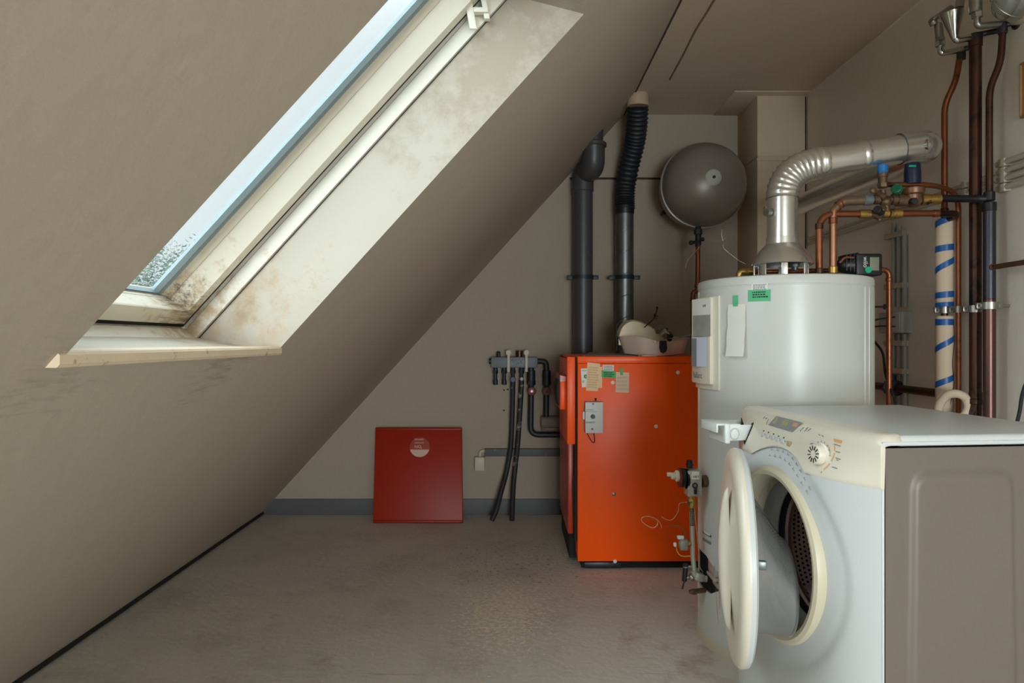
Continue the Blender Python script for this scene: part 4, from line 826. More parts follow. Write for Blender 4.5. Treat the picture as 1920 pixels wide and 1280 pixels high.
# ---------------------------------------------------------------- orange boiler
YO = 3.09
xl, xr2, zo = (1083 - 960) * YO / FPX, .92, H - 28 * YO / FPX
boil = thing('boiler', 'large orange floor-standing boiler with notes taped on its flank', 'boiler', (.6, YO + .35, 0))
b = MB(); b.box(xl, xr2, YO, YO + .012, .035, zo - .0325, .003); b.box(xl, xr2, YO + .013, YO + .72, .05, zo - .004, .003); part('side_panel', b, M_orange, boil)
b = MB(); b.box(xl - .001, xr2, YO - .001, YO + .72, zo - .031, zo, .003); part('top_panel', b, M_orange, boil)
b = MB(); b.box(xl + .02, xr2 - .02, YO + .02, YO + .70, 0, .05); part('plinth', b, M_dark, boil)
b = MB(); b.box(xl + .03, xl + .2, YO + .003, YO + .03, .004, .03, .003); part('foot_rail', b, M_black, boil)
xh = (1063.5 - 960) * YO / FPX; xg = (1078.5 - 960) * YO / FPX
b = MB(); b.box(xh, xg, YO + .002, YO + .018, wz(833, YO), zo - .002, .002); b.box(xh, xh + .012, YO + .01, YO + .50, wz(833, YO), zo - .002, .003); b.box(xh, xg, YO + .01, YO + .5, zo - .014, zo - .002, .003); hood = part('burner_cover', b, M_orange, boil)
b = MB(); b.box(xg - .002, xl + .01, YO + .02, YO + .6, .12, zo - .01); part('gap', b, M_dark, boil)
xq = (1064 - 960) * (YO + .09) / FPX
b = MB(); b.box(xq, xl - .012, YO + .07, YO + .6, wz(998, YO + .09), wz(833, YO) + .02, .004); part('front_panel', b, M_redside, boil)
b = MB(); b.box(xq + .01, xl, YO + .1, YO + .6, .02, wz(998, YO + .09) + .002); part('front_foot', b, M_dark, boil)
# flue-side hood box
b = MB(); Yb_ = YO + .08; b.box((1050 - 960) * Yb_ / FPX, xh + .004, Yb_, Yb_ + .30, wz(768, Yb_), wz(715, Yb_), .004); cbx = part('burner_box', b, M_orange, boil)
b = MB(); xk = (1050 - 960) * Yb_ / FPX
b.prism([(0, 0), (0, .125), (-.006, .125), (-.012, .09), (-.010, .05), (-.004, .015)], (xk, Yb_ + .03, wz(765, Yb_)), (1, 0, 0), (0, 0, 1), -.24); part('grille', b, M_rubber, cbx)
b = MB(); b.prism([(0, 0), (.045, 0), (.045, .02), (0, .03)], (xk, Yb_ - .001, wz(715, Yb_) - .001), (1, 0, 0), (0, 0, 1), -.3); part('box_lid', b, M_redside, cbx)
b = MB(); b.tube([W(1040, 732 - 22, Yb_ + .02) + Vector((.035, 0, 0)), W(1064, 700, Yb_)], .003, 6); part('bracket_wire', b, M_steel, cbx)
b = MB(); b.tube(spl([W(1079, 868, YO + .03), W(1076, 900, YO + .03), W(1076, 950, YO + .03), W(1078, 980, YO + .03), W(1082, 985, YO + .03)]), .0028, 6); part('hanging_lead', b, M_rubber, boil)
for (px, py) in ((1149, 717), (1271, 698), (1230, 799), (1153, 1052), (1151, 926)):
    c = W(px, py, YO); b = MB(); b.lathe([(.0085, 0), (.0085, .001), (.005, .003), (.001, .0035)], c, (0, -1, 0), 14); part('screw', b, M_paper if px != 1151 else M_steel, boil)
# notes taped to the flank
def onb(px, py, d=.0008): return W(px, py, YO) + Vector((0, -d, 0))
def sheet(name, cs, m, label, cat, off=.001, group=None, th=.0006):
    P = [onb(x, y, off) for x, y in cs]; n = len(P); mb = MB()
    mb.add(P + [p + Vector((0, -th, 0)) for p in P], [tuple(range(n)), tuple(range(2 * n - 1, n - 1, -1))] + [(i, (i + 1) % n, n + (i + 1) % n, n + i) for i in range(n)])
    return solo(name, mb, m, label, cat, group, smooth=False)
k1 = sheet('service_note', [(1089, 691), (1102, 690), (1103, 725), (1091, 726)], M_paper, 'white service note with green round logo, leftmost on the orange boiler', 'note', .001)
b = MB(); c = onb(1098.3, 705.5, .002); b.cyl(c, c + Vector((0, -.0006, 0)), .0095, 20); part('green_logo', b, mat('logo_green', (10, 130, 96), .6), k1)
b = MB(); c = onb(1098.3, 705.5, .0028); b.prism([(-.001, -.006), (.002, -.001), (.0, -.001), (.002, .006), (-.003, .0), (-.0005, 0)], c, (1, 0, 0), (0, 0, 1), .0004); part('logo_mark', b, M_paper, k1)
b = MB(); c = onb(1093.5, 715, .002); b.tube([c + Vector((.0045 * math.cos(t), 0, .004 * math.sin(t))) for t in [2 * PI * i / 14 for i in range(14)]], .0009, 5, closed=True); part('round_stamp', b, mat('violet_ink', (86, 70, 130), .7), k1)
strokes(2, .024, .007, onb(1091, 693, .0018), (1, 0, 0), (0, 0, 1), M_inkg, k1, seed=9)
k2 = sheet('paper_note', [(1117, 688), (1129, 687), (1129, 727), (1119, 726.5)], M_beige, 'narrow beige note peeking out behind the larger beige note', 'note', .0022)
k3 = sheet('paper_note', [(1101, 679), (1125, 681.5), (1121, 733), (1099, 732)], M_beige, 'large tilted beige receipt taped near the boiler left edge', 'note', .0034)
strokes(9, .048, .10, onb(1103, 686, .0045), (1, 0, -.06), (.05, 0, 1), mat('faint_ink', (206, 172, 132), .8), k3, seed=3)
k4 = sheet('paper_label', [(1130, 684), (1151, 684), (1151, 695), (1130, 695)], M_paper, 'small white printed label above the green label on the boiler', 'label', .001)
strokes(3, .045, .022, onb(1132, 685, .002), (1, 0, 0), (0, 0, 1), M_inkg, k4, seed=7)
k5 = sheet('inspection_label', [(1127.5, 694), (1154, 695.5), (1154, 709), (1128, 707.5)], M_ggtape, 'green rectangular label with three dark lines on the orange boiler', 'label', .0046)
strokes(3, .046, .024, onb(1132, 696.5, .0056), (1, 0, -.03), (0, 0, 1), M_ink, k5, seed=8)
k6 = sheet('paper_note', [(1155, 697), (1179.5, 698.5), (1179, 736), (1154, 735)], M_buff, 'square buff note under green tape, rightmost on the boiler', 'note', .001)
strokes(4, .05, .07, onb(1157, 704, .002), (1, 0, 0), (0, 0, 1), mat('faint_ink2', (204, 178, 154), .8), k6, seed=2)
k7 = sheet('adhesive_tape', [(1162.5, 689), (1168, 689), (1168, 703), (1162.5, 703)], M_ggtape, 'small green tape strip holding the buff note on the boiler', 'tape', .0024)
# remote switch box
sw = thing('switch_box', 'light grey control box with black knob fixed on the orange boiler', 'control box', onb(1111, 810))
a_, b_ = onb(1095, 752), onb(1127.5, 809)
b = MB(); b.box(a_.x, b_.x, YO - .045, YO - .0008, b_.z, a_.z, .003); part('housing', b, mat('box_side_grey', (166, 168, 162), .5), sw)
b = MB(); b.box(a_.x + .001, b_.x + .001, YO - .049, YO - .044, b_.z, a_.z, .0015); fp = part('front_plate', b, mat('box_front', (206, 208, 202), .5), sw)
YS = YO - .049
def ob(px, py): return W(px, py, YS)
b = MB(); c = ob(1111.5, 780.5); b.cyl(c, c + Vector((0, -.012, 0)), .0095, 20, .0015); b.cyl(c, c + Vector((0, -.016, 0)), .0055, 16); part('knob', b, M_black, sw)
for py, mm in ((757, M_dbrass), (804, M_black)):
    b = MB(); c = ob(1112 if py < 780 else 1110.5, py); b.cyl(c, c + Vector((0, -.002, 0)), .0045, 12); part('screw', b, mm, sw)
text('VIESSMANN', .0062, ob(1099, 769), (1, 0, 0), (0, 0, 1), M_ink, sw)
strokes(1, .058, .004, ob(1098.5, 770.5) + Vector((0, -.0005, 0)), (1, 0, 0), (0, 0, 1), M_inkg, sw, seed=11)
strokes(2, .048, .008, ob(1098.5, 790) + Vector((0, -.0005, 0)), (1, 0, 0), (0, 0, 1), M_ink, sw, seed=12)
b = MB(); a_ = onb(1092, 770); b.box(a_.x - .002, a_.x + .008, YO - .03, YO - .008, a_.z - .036, a_.z, .002); part('side_switch', b, M_paper, sw)
b = MB(); b.tube(spl([W(1100, 810, YO - .02), W(1105, 820, YO - .02), W(1110, 828, YO - .015), W(1114, 829, YO - .01), W(1115, 822, YO - .01), W(1113, 810, YO - .01)]), .002, 6); b.cyl(W(1117, 751, YO - .012), W(1117, 746, YO - .012), .004, 8); part('cord', b, M_rubber, sw)

# things on the boiler
ZB = zo + .0005
tr = thing('plastic_tray', 'pale plastic tray with a notched rim lying on the orange boiler', 'tray', (.6, YO + .16, ZB))
def T(px, py, Y): return W(px, py, Y)
# rim and foot outlines of the tray, seen corner-on: left corner, near corner, right end, back
rim = [T(1155, 628, YO + .19), T(1200, 627.5, YO + .05), T(1236, 640, YO + .03), T(1250, 638, YO + .03), T(1284, 634, YO + .08), T(1293, 628, YO + .22), T(1190, 622, YO + .34)]
zr = ZB + .072
rim = [Vector((p.x, p.y, ZB + h)) for p, h in zip(rim, (.088, .088, .062, .062, .072, .084, .088))]
ctr = sum(rim, Vector()) / len(rim)
foot = [Vector((ctr.x + (p.x - ctr.x) * .86, ctr.y + (p.y - ctr.y) * .82, ZB + (.012 if i in (0, 4, 5, 6) else .002))) for i, p in enumerate(rim)]
def dens(P, k=6):
    out = []
    for i in range(len(P)):
        for j in range(k): out.append(P[i].lerp(P[(i + 1) % len(P)], j / k))
    for _ in range(2): out = [(out[i - 1] + out[i] * 2 + out[(i + 1) % len(out)]) / 4 for i in range(len(out))]
    return out
R_, F_ = dens(rim), dens(foot); n = len(R_)
ins_ = [ctr + (p - ctr) * .97 for p in R_]; fi = [Vector((ctr.x + (p.x - ctr.x) * .95, ctr.y + (p.y - ctr.y) * .95, p.z + .004)) for p in F_]
outr = [Vector((ctr.x + (p.x - ctr.x) * 1.03, ctr.y + (p.y - ctr.y) * 1.03, p.z + .001)) for p in R_]
b = MB(); rings = [F_, R_, outr, [p + Vector((0, 0, .003)) for p in outr], [p + Vector((0, 0, .003)) for p in ins_], fi]
vs = [p for r in rings for p in r]; fs = [(i * n + k, i * n + (k + 1) % n, (i + 1) * n + (k + 1) % n, (i + 1) * n + k) for i in range(len(rings) - 1) for k in range(n)]
fs += [tuple(range(n - 1, -1, -1)), tuple(5 * n + k for k in range(n))]
b.add(vs, fs); part('tray_shell', b, M_tray, tr)
b = MB(); c = T(1243, 653, YO + .022); b.prism([(-.016, .035), (-.017, .0), (-.012, -.016), (0, -.022), (.012, -.014), (.017, 0), (.014, .035)], c, (1, 0, .0), (0, 0, 1), .012); part('notch', b, M_dark, tr)
b = MB(); rows = []
for i in range(9):
    t = i / 8; zz = ZB + .078 + .018 * t ** 1.6
    rows.append([Vector((T(1250, 0, YO + .1).x + t * .118, YO + .05 + .16 * j / 4 * (1 - t * .25), zz + .002 * math.sin(j))) for j in range(5)])
b.grid(rows); b.grid([[p + Vector((0, 0, .0025)) for p in r] for r in rows]); part('spout_flap', b, M_tray, tr)
# cream lid: long curved shell tipped into the tray
ld_ = thing('cream_cover', 'curved cream plastic cover tipped inside the pale tray', 'cover', (.55, YO + .15, ZB + .05))
prof = [(1160, 629), (1166, 612), (1174, 603), (1186, 598.5), (1198, 600), (1210, 604.5), (1222, 611), (1236, 621), (1247, 634), (1246, 646), (1241, 654)]
rows = []
for (px, py) in spl([Vector((p[0], p[1], 0)) for p in prof], 3) and [(p.x, p.y) for p in spl([Vector((q[0], q[1], 0)) for q in prof], 3)]:
    base = T(px, py, YO + .20); rows.append((base.x, base.z))
b = MB(); G = []
for (x, z) in rows:
    G.append([Vector((x + .012 * (1 - math.cos(t * PI)) * 0, YO + .20 + .12 * t, z - .010 * (1 - math.sin(PI * t)) ** 2)) for t in [i / 8 for i in range(9)]])
b.grid(G)
# near flank of the cover down into the tray
zlow = lambda x: ZB + .030
fl_ = [[g_[0] for g_ in G], [Vector((g_[0].x, YO + .198, max(ZB + .035, min(g_[0].z, ZB + .05)))) for g_ in G]]; b.grid(fl_)
part('shell', b, M_lid, ld_, ang=60)
b = MB(); c = T(1229, 640, YO + .022); b.box(c.x - .006, c.x + .006, YO + .02, YO + .06, c.z - .006, c.z + .006, .002); part('catch', b, M_lid, ld_)
ml = thing('metal_fitting', 'shiny metal pipe fitting lying on the tray above the boiler', 'fitting', T(1242, 640, YO + .1))
b = MB(); b.lathe([(.020, -.02), (.024, -.016), (.024, .012), (.019, .016), (.015, -.014)], T(1249, 624, YO + .12), (.6, -.5, .6), 22); part('ring_nut', b, M_chrome, ml)
b = MB(); b.lathe([(.019, -.012), (.021, -.006), (.021, .014), (.012, .018)], T(1236, 618, YO + .15), (-.3, -.4, .8), 20); part('cup_nut', b, M_steel, ml)
b = MB(); b.lathe([(.016, 0), (.018, .004), (.018, .012)], T(1254, 632, YO + .10), (.6, -.5, -.3), 18); part('rubber_seal', b, M_rubber, ml)
b = MB(); b.tube(spl([T(1208, 614, YO + .12), T(1222, 601, YO + .12), T(1229, 591, YO + .12), T(1232, 578, YO + .12)]), [.0028] * 24 + [.0022], 6); b.tube([T(1228, 593, YO + .12), T(1234, 592, YO + .12)], .002, 5); b.tube([T(1226, 596, YO + .12), T(1232, 597, YO + .12)], .002, 5); b.tube([T(1227, 594, YO + .12), T(1228, 588, YO + .12)], .0035, 5); b.sphere(T(1232, 577, YO + .12), .006)
solo('bent_wire', b, mat('black_wire', (28, 22, 20), .6), 'thin dark wire with knots sticking up from the cream cover', 'wire')
b = MB(); b.tube(spl([T(1156, 658, YO + .18), T(1157, 640, YO + .18), T(1156, 615, YO + .18), T(1160, 604, YO + .18), T(1167, 603, YO + .18)]), .0028, 6); solo('bent_wire', b, MATS['black_wire'], 'black wire standing against the left end of the pale tray', 'wire')
b = MB(); z0 = ZB
b.add([Vector(p) for p in ((.335, YO + .13, z0 + .001), (.56, YO + .04, z0 + .001), (.66, YO + .22, z0 + .001), (.40, YO + .40, z0 + .001), (.335, YO + .13, z0 + .003), (.56, YO + .04, z0 + .003), (.66, YO + .22, z0 + .0015), (.40, YO + .40, z0 + .014))], [(3, 2, 1, 0), (4, 5, 6, 7), (0, 1, 5, 4), (1, 2, 6, 5), (2, 3, 7, 6), (3, 0, 4, 7)])
solo('cardboard_sheet', b, mat('grey_cardboard', (150, 142, 130), .8, var=.08), 'curled grey cardboard sheet under the tray on the boiler', 'cardboard', smooth=False)
b = MB(); b.obox((T(1216, 0, YO).x, YO + .03, ZB + .003), ((.97, .2, 0), (-.2, .97, 0), (0, 0, 1)), (.07, .05, .005), .001); solo('cardboard_sheet', b, M_buff, 'small buff card scrap at the front edge under the tray', 'cardboard')

# ---------------------------------------------------------------- loose orange cover panel, shade put into its colour, leaning on the back wall
lpn = thing('boiler_cover_panel', 'loose dark red metal cover panel leaning against the back wall', 'panel', (-.53, 3.9, 0))
B0, B1 = W(699, 981, 3.865), W(868, 978, 3.865); B0.z = B1.z = .004; T0, T1 = W(703, 803, 4.02), W(867, 800, 4.02)
ux = (B1 - B0).normalized(); uz = ((T0 + T1) / 2 - (B0 + B1) / 2); Hh = uz.length; uz.normalize(); un = ux.cross(uz).normalized()   # toward the camera
cc = (B0 + B1 + T0 + T1) / 4; wd = (B1 - B0).length
b = MB(); b.obox(cc + un * -.008, (ux, uz, un), (wd, Hh, .016), .004, 3); b.obox(cc + un * -.006 + uz * (Hh / 2 - .008), (ux, uz, un), (wd * .985, .016, .024), .003); b.obox(cc + un * -.006 - uz * (Hh / 2 - .008), (ux, uz, un), (wd, .012, .026), .003)
part('panel', b, M_orange_shade, lpn)
fc = cc + un * .0006
def onp(px, py):
    u = (px - 960) / FPX; v = (640 - py) / FPX; dd = Vector((u, 1, v)); o = Vector((0, 0, H)); t = (fc - o).dot(un) / dd.dot(un); return o + dd * t
c = onp(787, 838); b = MB(); b.lathe([(.058, 0), (.058, .0008)], c, un, 48); st = part('round_sticker', b, mat('sticker_red', (150, 62, 46), .3), lpn)
cresc = []
for i in range(25):
    t = PI + .25 + (PI - .5) * i / 24; cresc.append((.0575 * math.cos(t), .0575 * math.sin(t)))
b = MB(); b.prism(cresc, c + un * .0012, ux, uz, .0004); part('pale_foot', b, mat('sticker_pale', (196, 170, 150), .4), st)
Mw = mat('print_pale', (222, 190, 170), .6)
text('Umwelt-', .016, onp(777, 825) + un * .0012, ux, uz, Mw, st); text('schonend', .014, onp(777, 831) + un * .0012, ux, uz, Mw, st); text('NO', .026, onp(777, 840) + un * .0012, ux, uz, Mw, st); text('x', .014, onp(789, 841) + un * .0012, ux, uz, Mw, st)
text('VIESSMANN', .010, onp(819, 945) + un * .0003, ux, uz, mat('emboss_red', (196, 60, 26), .3), lpn)

# ---------------------------------------------------------------- heating manifold on the back wall
YM = 4.0
mf = thing('heating_manifold', 'grey wall-mounted heating manifold bar with valves on the back wall', 'manifold', W(965, 690, YM))
def m_(px, py, dy=0): return W(px, py, YM + dy)
b = MB(); a_, b_ = m_(921, 669), m_(1008, 689); b.box(a_.x, b_.x, YM - .03, YM + .03, b_.z, a_.z, .006); b.box(a_.x + .03, b_.x - .03, YM + .03, YB, b_.z + .01, a_.z - .02); part('bar', b, M_manif, mf)
b = MB(); b.cyl(m_(921, 677), m_(917, 677), .016, 12); b.cyl(m_(935, 669), m_(935, 662), .012, 12); b.lathe([(.009, 0), (.012, .008), (.006, .014)], m_(935, 663), (0, 0, 1), 12); part('end_plug', b, M_dvalve, mf)
b = MB(); b.cyl(m_(974, 669), m_(974, 657), .02, 16); part('capped_port', b, M_dcop, mf)
for px in (953.5, 987):
    b = MB(); a_ = m_(px, 656, -.045); b.box(a_.x - .008, a_.x + .008, YM - .05, YM - .04, m_(0, 697, -.045).z, m_(0, 664, -.045).z, .003); b.cyl(m_(px, 661, -.05), m_(px, 661, -.03), .0165, 16, .002); b.cyl(m_(px, 661, -.03), m_(px, 661, .0), .007, 8); b.box(a_.x - .008, a_.x + .008, YM - .04, YM - .0, m_(0, 668, 0).z, m_(0, 662, 0).z); part('lever', b, M_conduit, mf)
for k, px in enumerate((929, 945.5, 962, 978)):
    b = MB(); b.cyl(m_(px, 688), m_(px, 697), .013, 14); b.cyl(m_(px, 694), m_(px, 700), .016, 6); b.cyl(m_(px, 699), m_(px, 712), .011, 14); b.cyl(m_(px, 712), m_(px, 721), .0145, 14, .002); vb = part('valve', b, M_dvalve, mf)
b = MB(); c = m_(962, 711, -.02); b.cyl(c, c + Vector((0, -.02, 0)), .017, 16, .003); part('blue_cap', b, mat('slate_blue_plastic', (56, 70, 96), .5), mf)
b = MB(); c = m_(978, 710, -.015); b.cyl(c, c + Vector((0, -.015, 0)), .010, 14, .002); part('grey_cap', b, M_junc, mf)
Mscrawl = MB(); 
for k in range(9): p = m_(959 + k * 2.3, 676 + (k % 3) * 2.2, -.031); Mscrawl.tube([p, p + Vector((.006 + .003 * (k % 2), 0, .010 - .006 * (k % 3)))], .0012, 5)
part('pen_scrawl', Mscrawl, M_ink, mf)
for (x1, lab, path, wy, r) in ((996, 'left', [m_(996, 688), m_(996, 735), m_(995, 815), m_(1075, 815)], 733, .0165), (1023, 'right', [m_(1006, 677), m_(1024, 677), m_(1025, 700), m_(1024, 790)], 733, .0165)):
    o = thing('heating_pipe', 'black heating pipe with red handwheel, %s of the pair below the manifold' % lab, 'pipe', m_(x1, 800))
    b = MB(); b.tube(rnd(path, .05, 8), r, 16); part('pipe', b, mat('black_pipe_paint', (38, 38, 42), .5, .1, var=.1), o)
    b = MB(); b.cyl(m_(x1 + (2 if x1 > 1000 else 0), 694), m_(x1 + (2 if x1 > 1000 else 0), 722), .024, 16, .003); b.cyl(m_(x1 + (2 if x1 > 1000 else 0), 714), m_(x1 + (2 if x1 > 1000 else 0), 720), .027, 6); part('valve_body', b, M_dvalve, o)
    c = m_(x1 + (2 if x1 > 1000 else 1), 733, -.02); b = MB(); b.lathe([(.018, 0), (.025, .003), (.027, .008), (.025, .014), (.018, .016)], c, (0, -1, 0), 8); b.cyl(c + Vector((0, .02, 0)), c, .018, 14); hw_ = part('handwheel', b, M_wheel, o)
    b = MB(); b.lathe([(.009, 0), (.009, .003), (.006, .0035), (.004, .001)], c + Vector((0, -.0155, 0)), (0, -1, 0), 12); part('hub_nut', b, M_steel if x1 < 1000 else M_dvalve, hw_)
b = MB(); b.lathe([(.026, 0), (.033, .004), (.034, .02), (.034, .22)], m_(1014, 791), (1, 0, 0), 20); b.cyl(m_(1019, 800), m_(1019, 806), .012, 10); solo('lagged_pipe', b, mat('worn_grey_lagging', (128, 116, 106), .8, var=.15, vscale=14, spots=(62, 54, 50), spot_scale=20, spot_amt=.0), 'short grey lagged pipe entering the orange boiler from the left', 'pipe')
hose1 = [m_(962, 718), m_(961, 760), m_(959, 820), m_(956, 850), W(949, 888, 3.99), W(940, 920, 3.95), W(931, 955, 3.91), W(922, 978, 3.885)]
hose2 = [m_(978, 718), m_(975, 770), m_(971, 830), m_(967, 868), W(963, 905, 3.98), W(961, 945, 3.93), W(960, 978, 3.885)]
for nm, pth in (('left', hose1), ('right', hose2)):
    pth[-1].z = .012; pth[-2].z = max(pth[-2].z, .05)
    b = MB(); b.tube(spl(pth, 6), .0145, 14); solo('heating_hose', b, M_peel, '%s of two loose black hoses with flaking paint hanging to the floor' % nm, 'hose', 'loose black hoses')
# grey duct and small socket box
b = MB(); b.box(W(909, 0, YB).x, .34, YB - .03, YB - .0005, W(0, 855, YB - .02).z, W(0, 841, YB - .02).z, .002); solo('cable_duct', b, M_base, 'grey horizontal cable duct low on the back wall', 'cable duct')
sk = thing('socket_box', 'small cream square socket box at the left end of the grey duct', 'socket', W(899, 882, YB - .02))
b = MB(); a_, b_ = W(890, 856, YB - .03), W(909, 882, YB - .03); b.box(a_.x, b_.x, YB - .045, YB - .0005, b_.z, a_.z, .004); part('box', b, M_conduit, sk)
b = MB(); b.box(a_.x + .002, b_.x - .002, YB - .049, YB - .045, b_.z + .002, a_.z - .002, .002); part('cover', b, M_conduit, sk)
b = MB(); b.tube(rnd([W(900, 858, YB - .02), W(900, 845, YB - .02), W(912, 845, YB - .02)], .02, 5), .009, 10); part('conduit_bend', b, M_conduit, sk)
for k, (px, py, wh) in enumerate(((945, 731, 'left upper'), (952, 730, 'right upper'), (945, 769, 'lower'))):
    c = W(px, py, YB - .002); b = MB(); b.cyl(c + Vector((0, .0015, 0)), c + Vector((0, -.002, 0)), .005, 10); solo('wall_plug', b, M_dark, '%s screw hole with dark plug beneath the manifold' % wh, 'wall plug', 'screw holes below the manifold')

# ---------------------------------------------------------------- big ducts behind the boiler
YD = 3.94
xd = W(1093, 0, YD).x
pv = thing('drain_stack', 'thick dark grey plastic drain stack rising into the sloped wall', 'drain pipe', (xd, YD, 0))
b = MB(); b.lathe([(.057, 0), (.057, wz(360, YD)), (.062, wz(360, YD) + .003), (.062, wz(333, YD)), (.056, wz(331, YD))], (xd, YD, 0), (0, 0, 1), 36); part('stack', b, M_pvc, pv)
e0 = Vector((xd, YD, wz(340, YD))); e1 = Vector((xd + .005, YD, wz(318, YD))); e2 = W(1114, 302, 3.80); e3 = W(1116, 262, 3.74)
b = MB(); b.tube(rnd([e0, Vector((xd + .01, YD - .01, wz(322, YD))), W(1113, 318, 3.80), W(1113, 266, 3.78)], .07, 10), .062, 32); part('elbow', b, M_pvc, pv)
b = MB(); b.lathe([(.066, 0), (.071, .004), (.071, .02), (.06, .024), (.052, .03), (.052, .16)], W(1113, 276, 3.78), (.02, 0, 1), 32); part('socket_neck', b, M_pvc, pv)
b = MB(); z = wz(520, YD); b.lathe([(.058, -.012), (.0605, -.012), (.0605, .012), (.058, .012)], (xd, YD, z), (0, 0, 1), 32); b.box(xd - .09, xd - .058, YD - .004, YD + .004, z - .012, z + .012, .002); b.box(xd + .058, xd + .09, YD - .004, YD + .004, z - .012, z + .012, .002); b.cyl((xd, YD + .05, z), (xd, YB, z), .006, 8); part('pipe_bracket', b, M_dvalve, pv)
sp = thing('spiral_duct', 'galvanised spiral air duct upright behind the tray', 'air duct', (W(1171, 0, YD).x, YD, 0))
xs_ = W(1171, 0, YD).x
b = MB(); b.lathe([(.052, 0), (.052, wz(388, YD))], (xs_, YD, .3), (0, 0, 1), 36, False, False) if False else b.tube([(xs_, YD, .3), (xs_, YD, wz(388, YD))], .052, 36); part('duct', b, M_galv, sp)
b = MB(); z_a, z_b = .45, wz(392, YD); nT = (z_b - z_a) / .125; pts = [Vector((xs_ + .0525 * math.cos(2 * PI * nT * t), YD + .0525 * math.sin(2 * PI * nT * t), z_a + (z_b - z_a) * t)) for t in [i / 260 for i in range(261)]]; b.tube(pts, .0022, 6); part('spiral_seam', b, M_galv, sp)
b = MB(); b.lathe([(.053, -.012), (.0555, -.012), (.0555, .012), (.053, .012)], (xs_, YD, z), (0, 0, 1), 32); b.box(xs_ - .09, xs_ - .053, YD - .004, YD + .004, z - .012, z + .012, .002); b.box(xs_ + .053, xs_ + .09, YD - .004, YD + .004, z - .012, z + .012, .002); b.cyl((xs_, YD + .05, z), (xs_, YB, z), .006, 8); part('pipe_bracket', b, M_dvalve, sp)
fh = thing('flexible_hose', 'black corrugated flexible hose joining the spiral duct to the ceiling', 'hose', (xs_, YD, wz(392, YD)))
hp = spl([(xs_, YD, wz(392, YD)), (xs_, YD, wz(372, YD)), W(1173, 345, YD - .01), W(1181, 305, YD - .04), W(1190, 268, 3.86), W(1194, 235, 3.80), W(1196, 200, 3.75)], 18)
b = MB(); b.tube(hp, [(.0575, .0605, .0575, .0515)[i % 4] for i in range(len(hp))], 32); part('corrugated_tube', b, M_hose, fh, ang=80)
b = MB(); b.lathe([(.055, 0), (.056, .05)], (xs_, YD, wz(392, YD) - .03), (0, 0, 1), 32); part('cuff', b, M_black, fh)
b = MB(); top = W(1196, 196, 3.745); b.lathe([(.058, -.01), (.061, .0), (.057, .012), (.060, .022), (.056, .034), (.052, .12)], top, (.01, -.06, 1), 28); part('ceiling_collar', b, mat('beige_collar', (176, 152, 126), .8, var=.25, vscale=30, spots=(60, 50, 40), spot_scale=26, spot_amt=.0), fh)
b = MB(); b.tube([(W(1068, 0, YB).x, YB - .007, wz(335, YB)), (1.345, YB - .007, wz(335, YB))], .006, 8); solo('wall_cable', b, M_dcop, 'thin dark cable running level across the back wall behind the ducts', 'cable')

# ---------------------------------------------------------------- expansion vessel
ve = thing('expansion_vessel', 'round grey expansion vessel hanging on the back wall beside the chimney', 'expansion vessel', (1.05, 3.75, 1.65))
vc = Vector((1.05, 3.75, 1.885)); R = .236
b = MB(); b.lathe([(.05, -.235), (.12, -.225), (.18, -.19), (.212, -.14), (.226, -.08), (.229, -.012), (R, -.010), (R, .006), (.228, .008), (.224, .05), (.206, .10), (.17, .145), (.11, .178), (.05, .193), (.001, .197)], vc, (0, -1, 0), 72); part('shell', b, M_vessel, ve, ang=50)
c = vc + Vector((0, -.1965, 0)); b = MB(); b.lathe([(.001, .0035), (.022, .0027), (.046, -.004), (.046, -.006)], c, (0, -1, 0), 36); stv = part('round_label', b, mat('label_grey', (176, 178, 168), .5), ve)
for r in (.016, .026, .036):
    b = MB(); b.tube([c + Vector((r * math.cos(t), -.0030 + (r / .046) ** 2 * .006, r * math.sin(t))) for t in [2 * PI * i / 36 for i in range(36)]], .0006, 5, closed=True); part('printed_ring', b, M_inkg, stv)
b = MB(); b.cyl(c + Vector((0, 0, 0)), c + Vector((0, -.012, 0)), .008, 14, .001); part('valve_nipple', b, M_black, ve)
b = MB(); b.box(1.0, 1.1, 3.95, YB, 1.86, 1.92, .003); part('wall_bracket', b, M_black, ve); b = MB(); b.cyl((.893, 4.01, 1.786), (.893, YB, 1.786), .010, 10); b.sphere((.893, 4.0, 1.786), .014); part('bracket_bolt', b, M_black, ve)
Yq = 3.74
vp = thing('vessel_pipe', 'copper pipe with dark cap valve dropping from the expansion vessel', 'copper pipe', (1.02, Yq, .9))
b = MB(); b.tube(rnd([W(1309, 425, Yq), W(1308, 545, Yq), W(1299, 548, Yq), W(1299, 690, Yq)], .02, 5), .0125, 14); part('pipe', b, M_copper, vp)
b = MB(); fitting(b, W(1308, 474, Yq), (0, 0, 1), .0145, .02); fitting(b, W(1308, 536, Yq), (0, 0, 1), .0155, .022); fitting(b, W(1299, 562, Yq), (0, 0, 1), .0155, .02); part('coupling', b, M_copper, vp)
b = MB(); b.cyl(W(1309, 462, Yq), W(1309, 425, Yq), .016, 12); b.cyl(W(1309, 440, Yq), W(1309, 430, Yq), .022, 6, .002); b.cyl(W(1309, 452, Yq - .01), W(1298, 455, Yq - .03), .009, 10, .002); b.cyl(W(1309, 450, Yq), W(1320, 448, Yq), .011, 10, .002); b.sphere(W(1296, 455, Yq - .03), .013); part('cap_valve', b, M_dvalve, vp)
b = MB(); Yw = 3.70
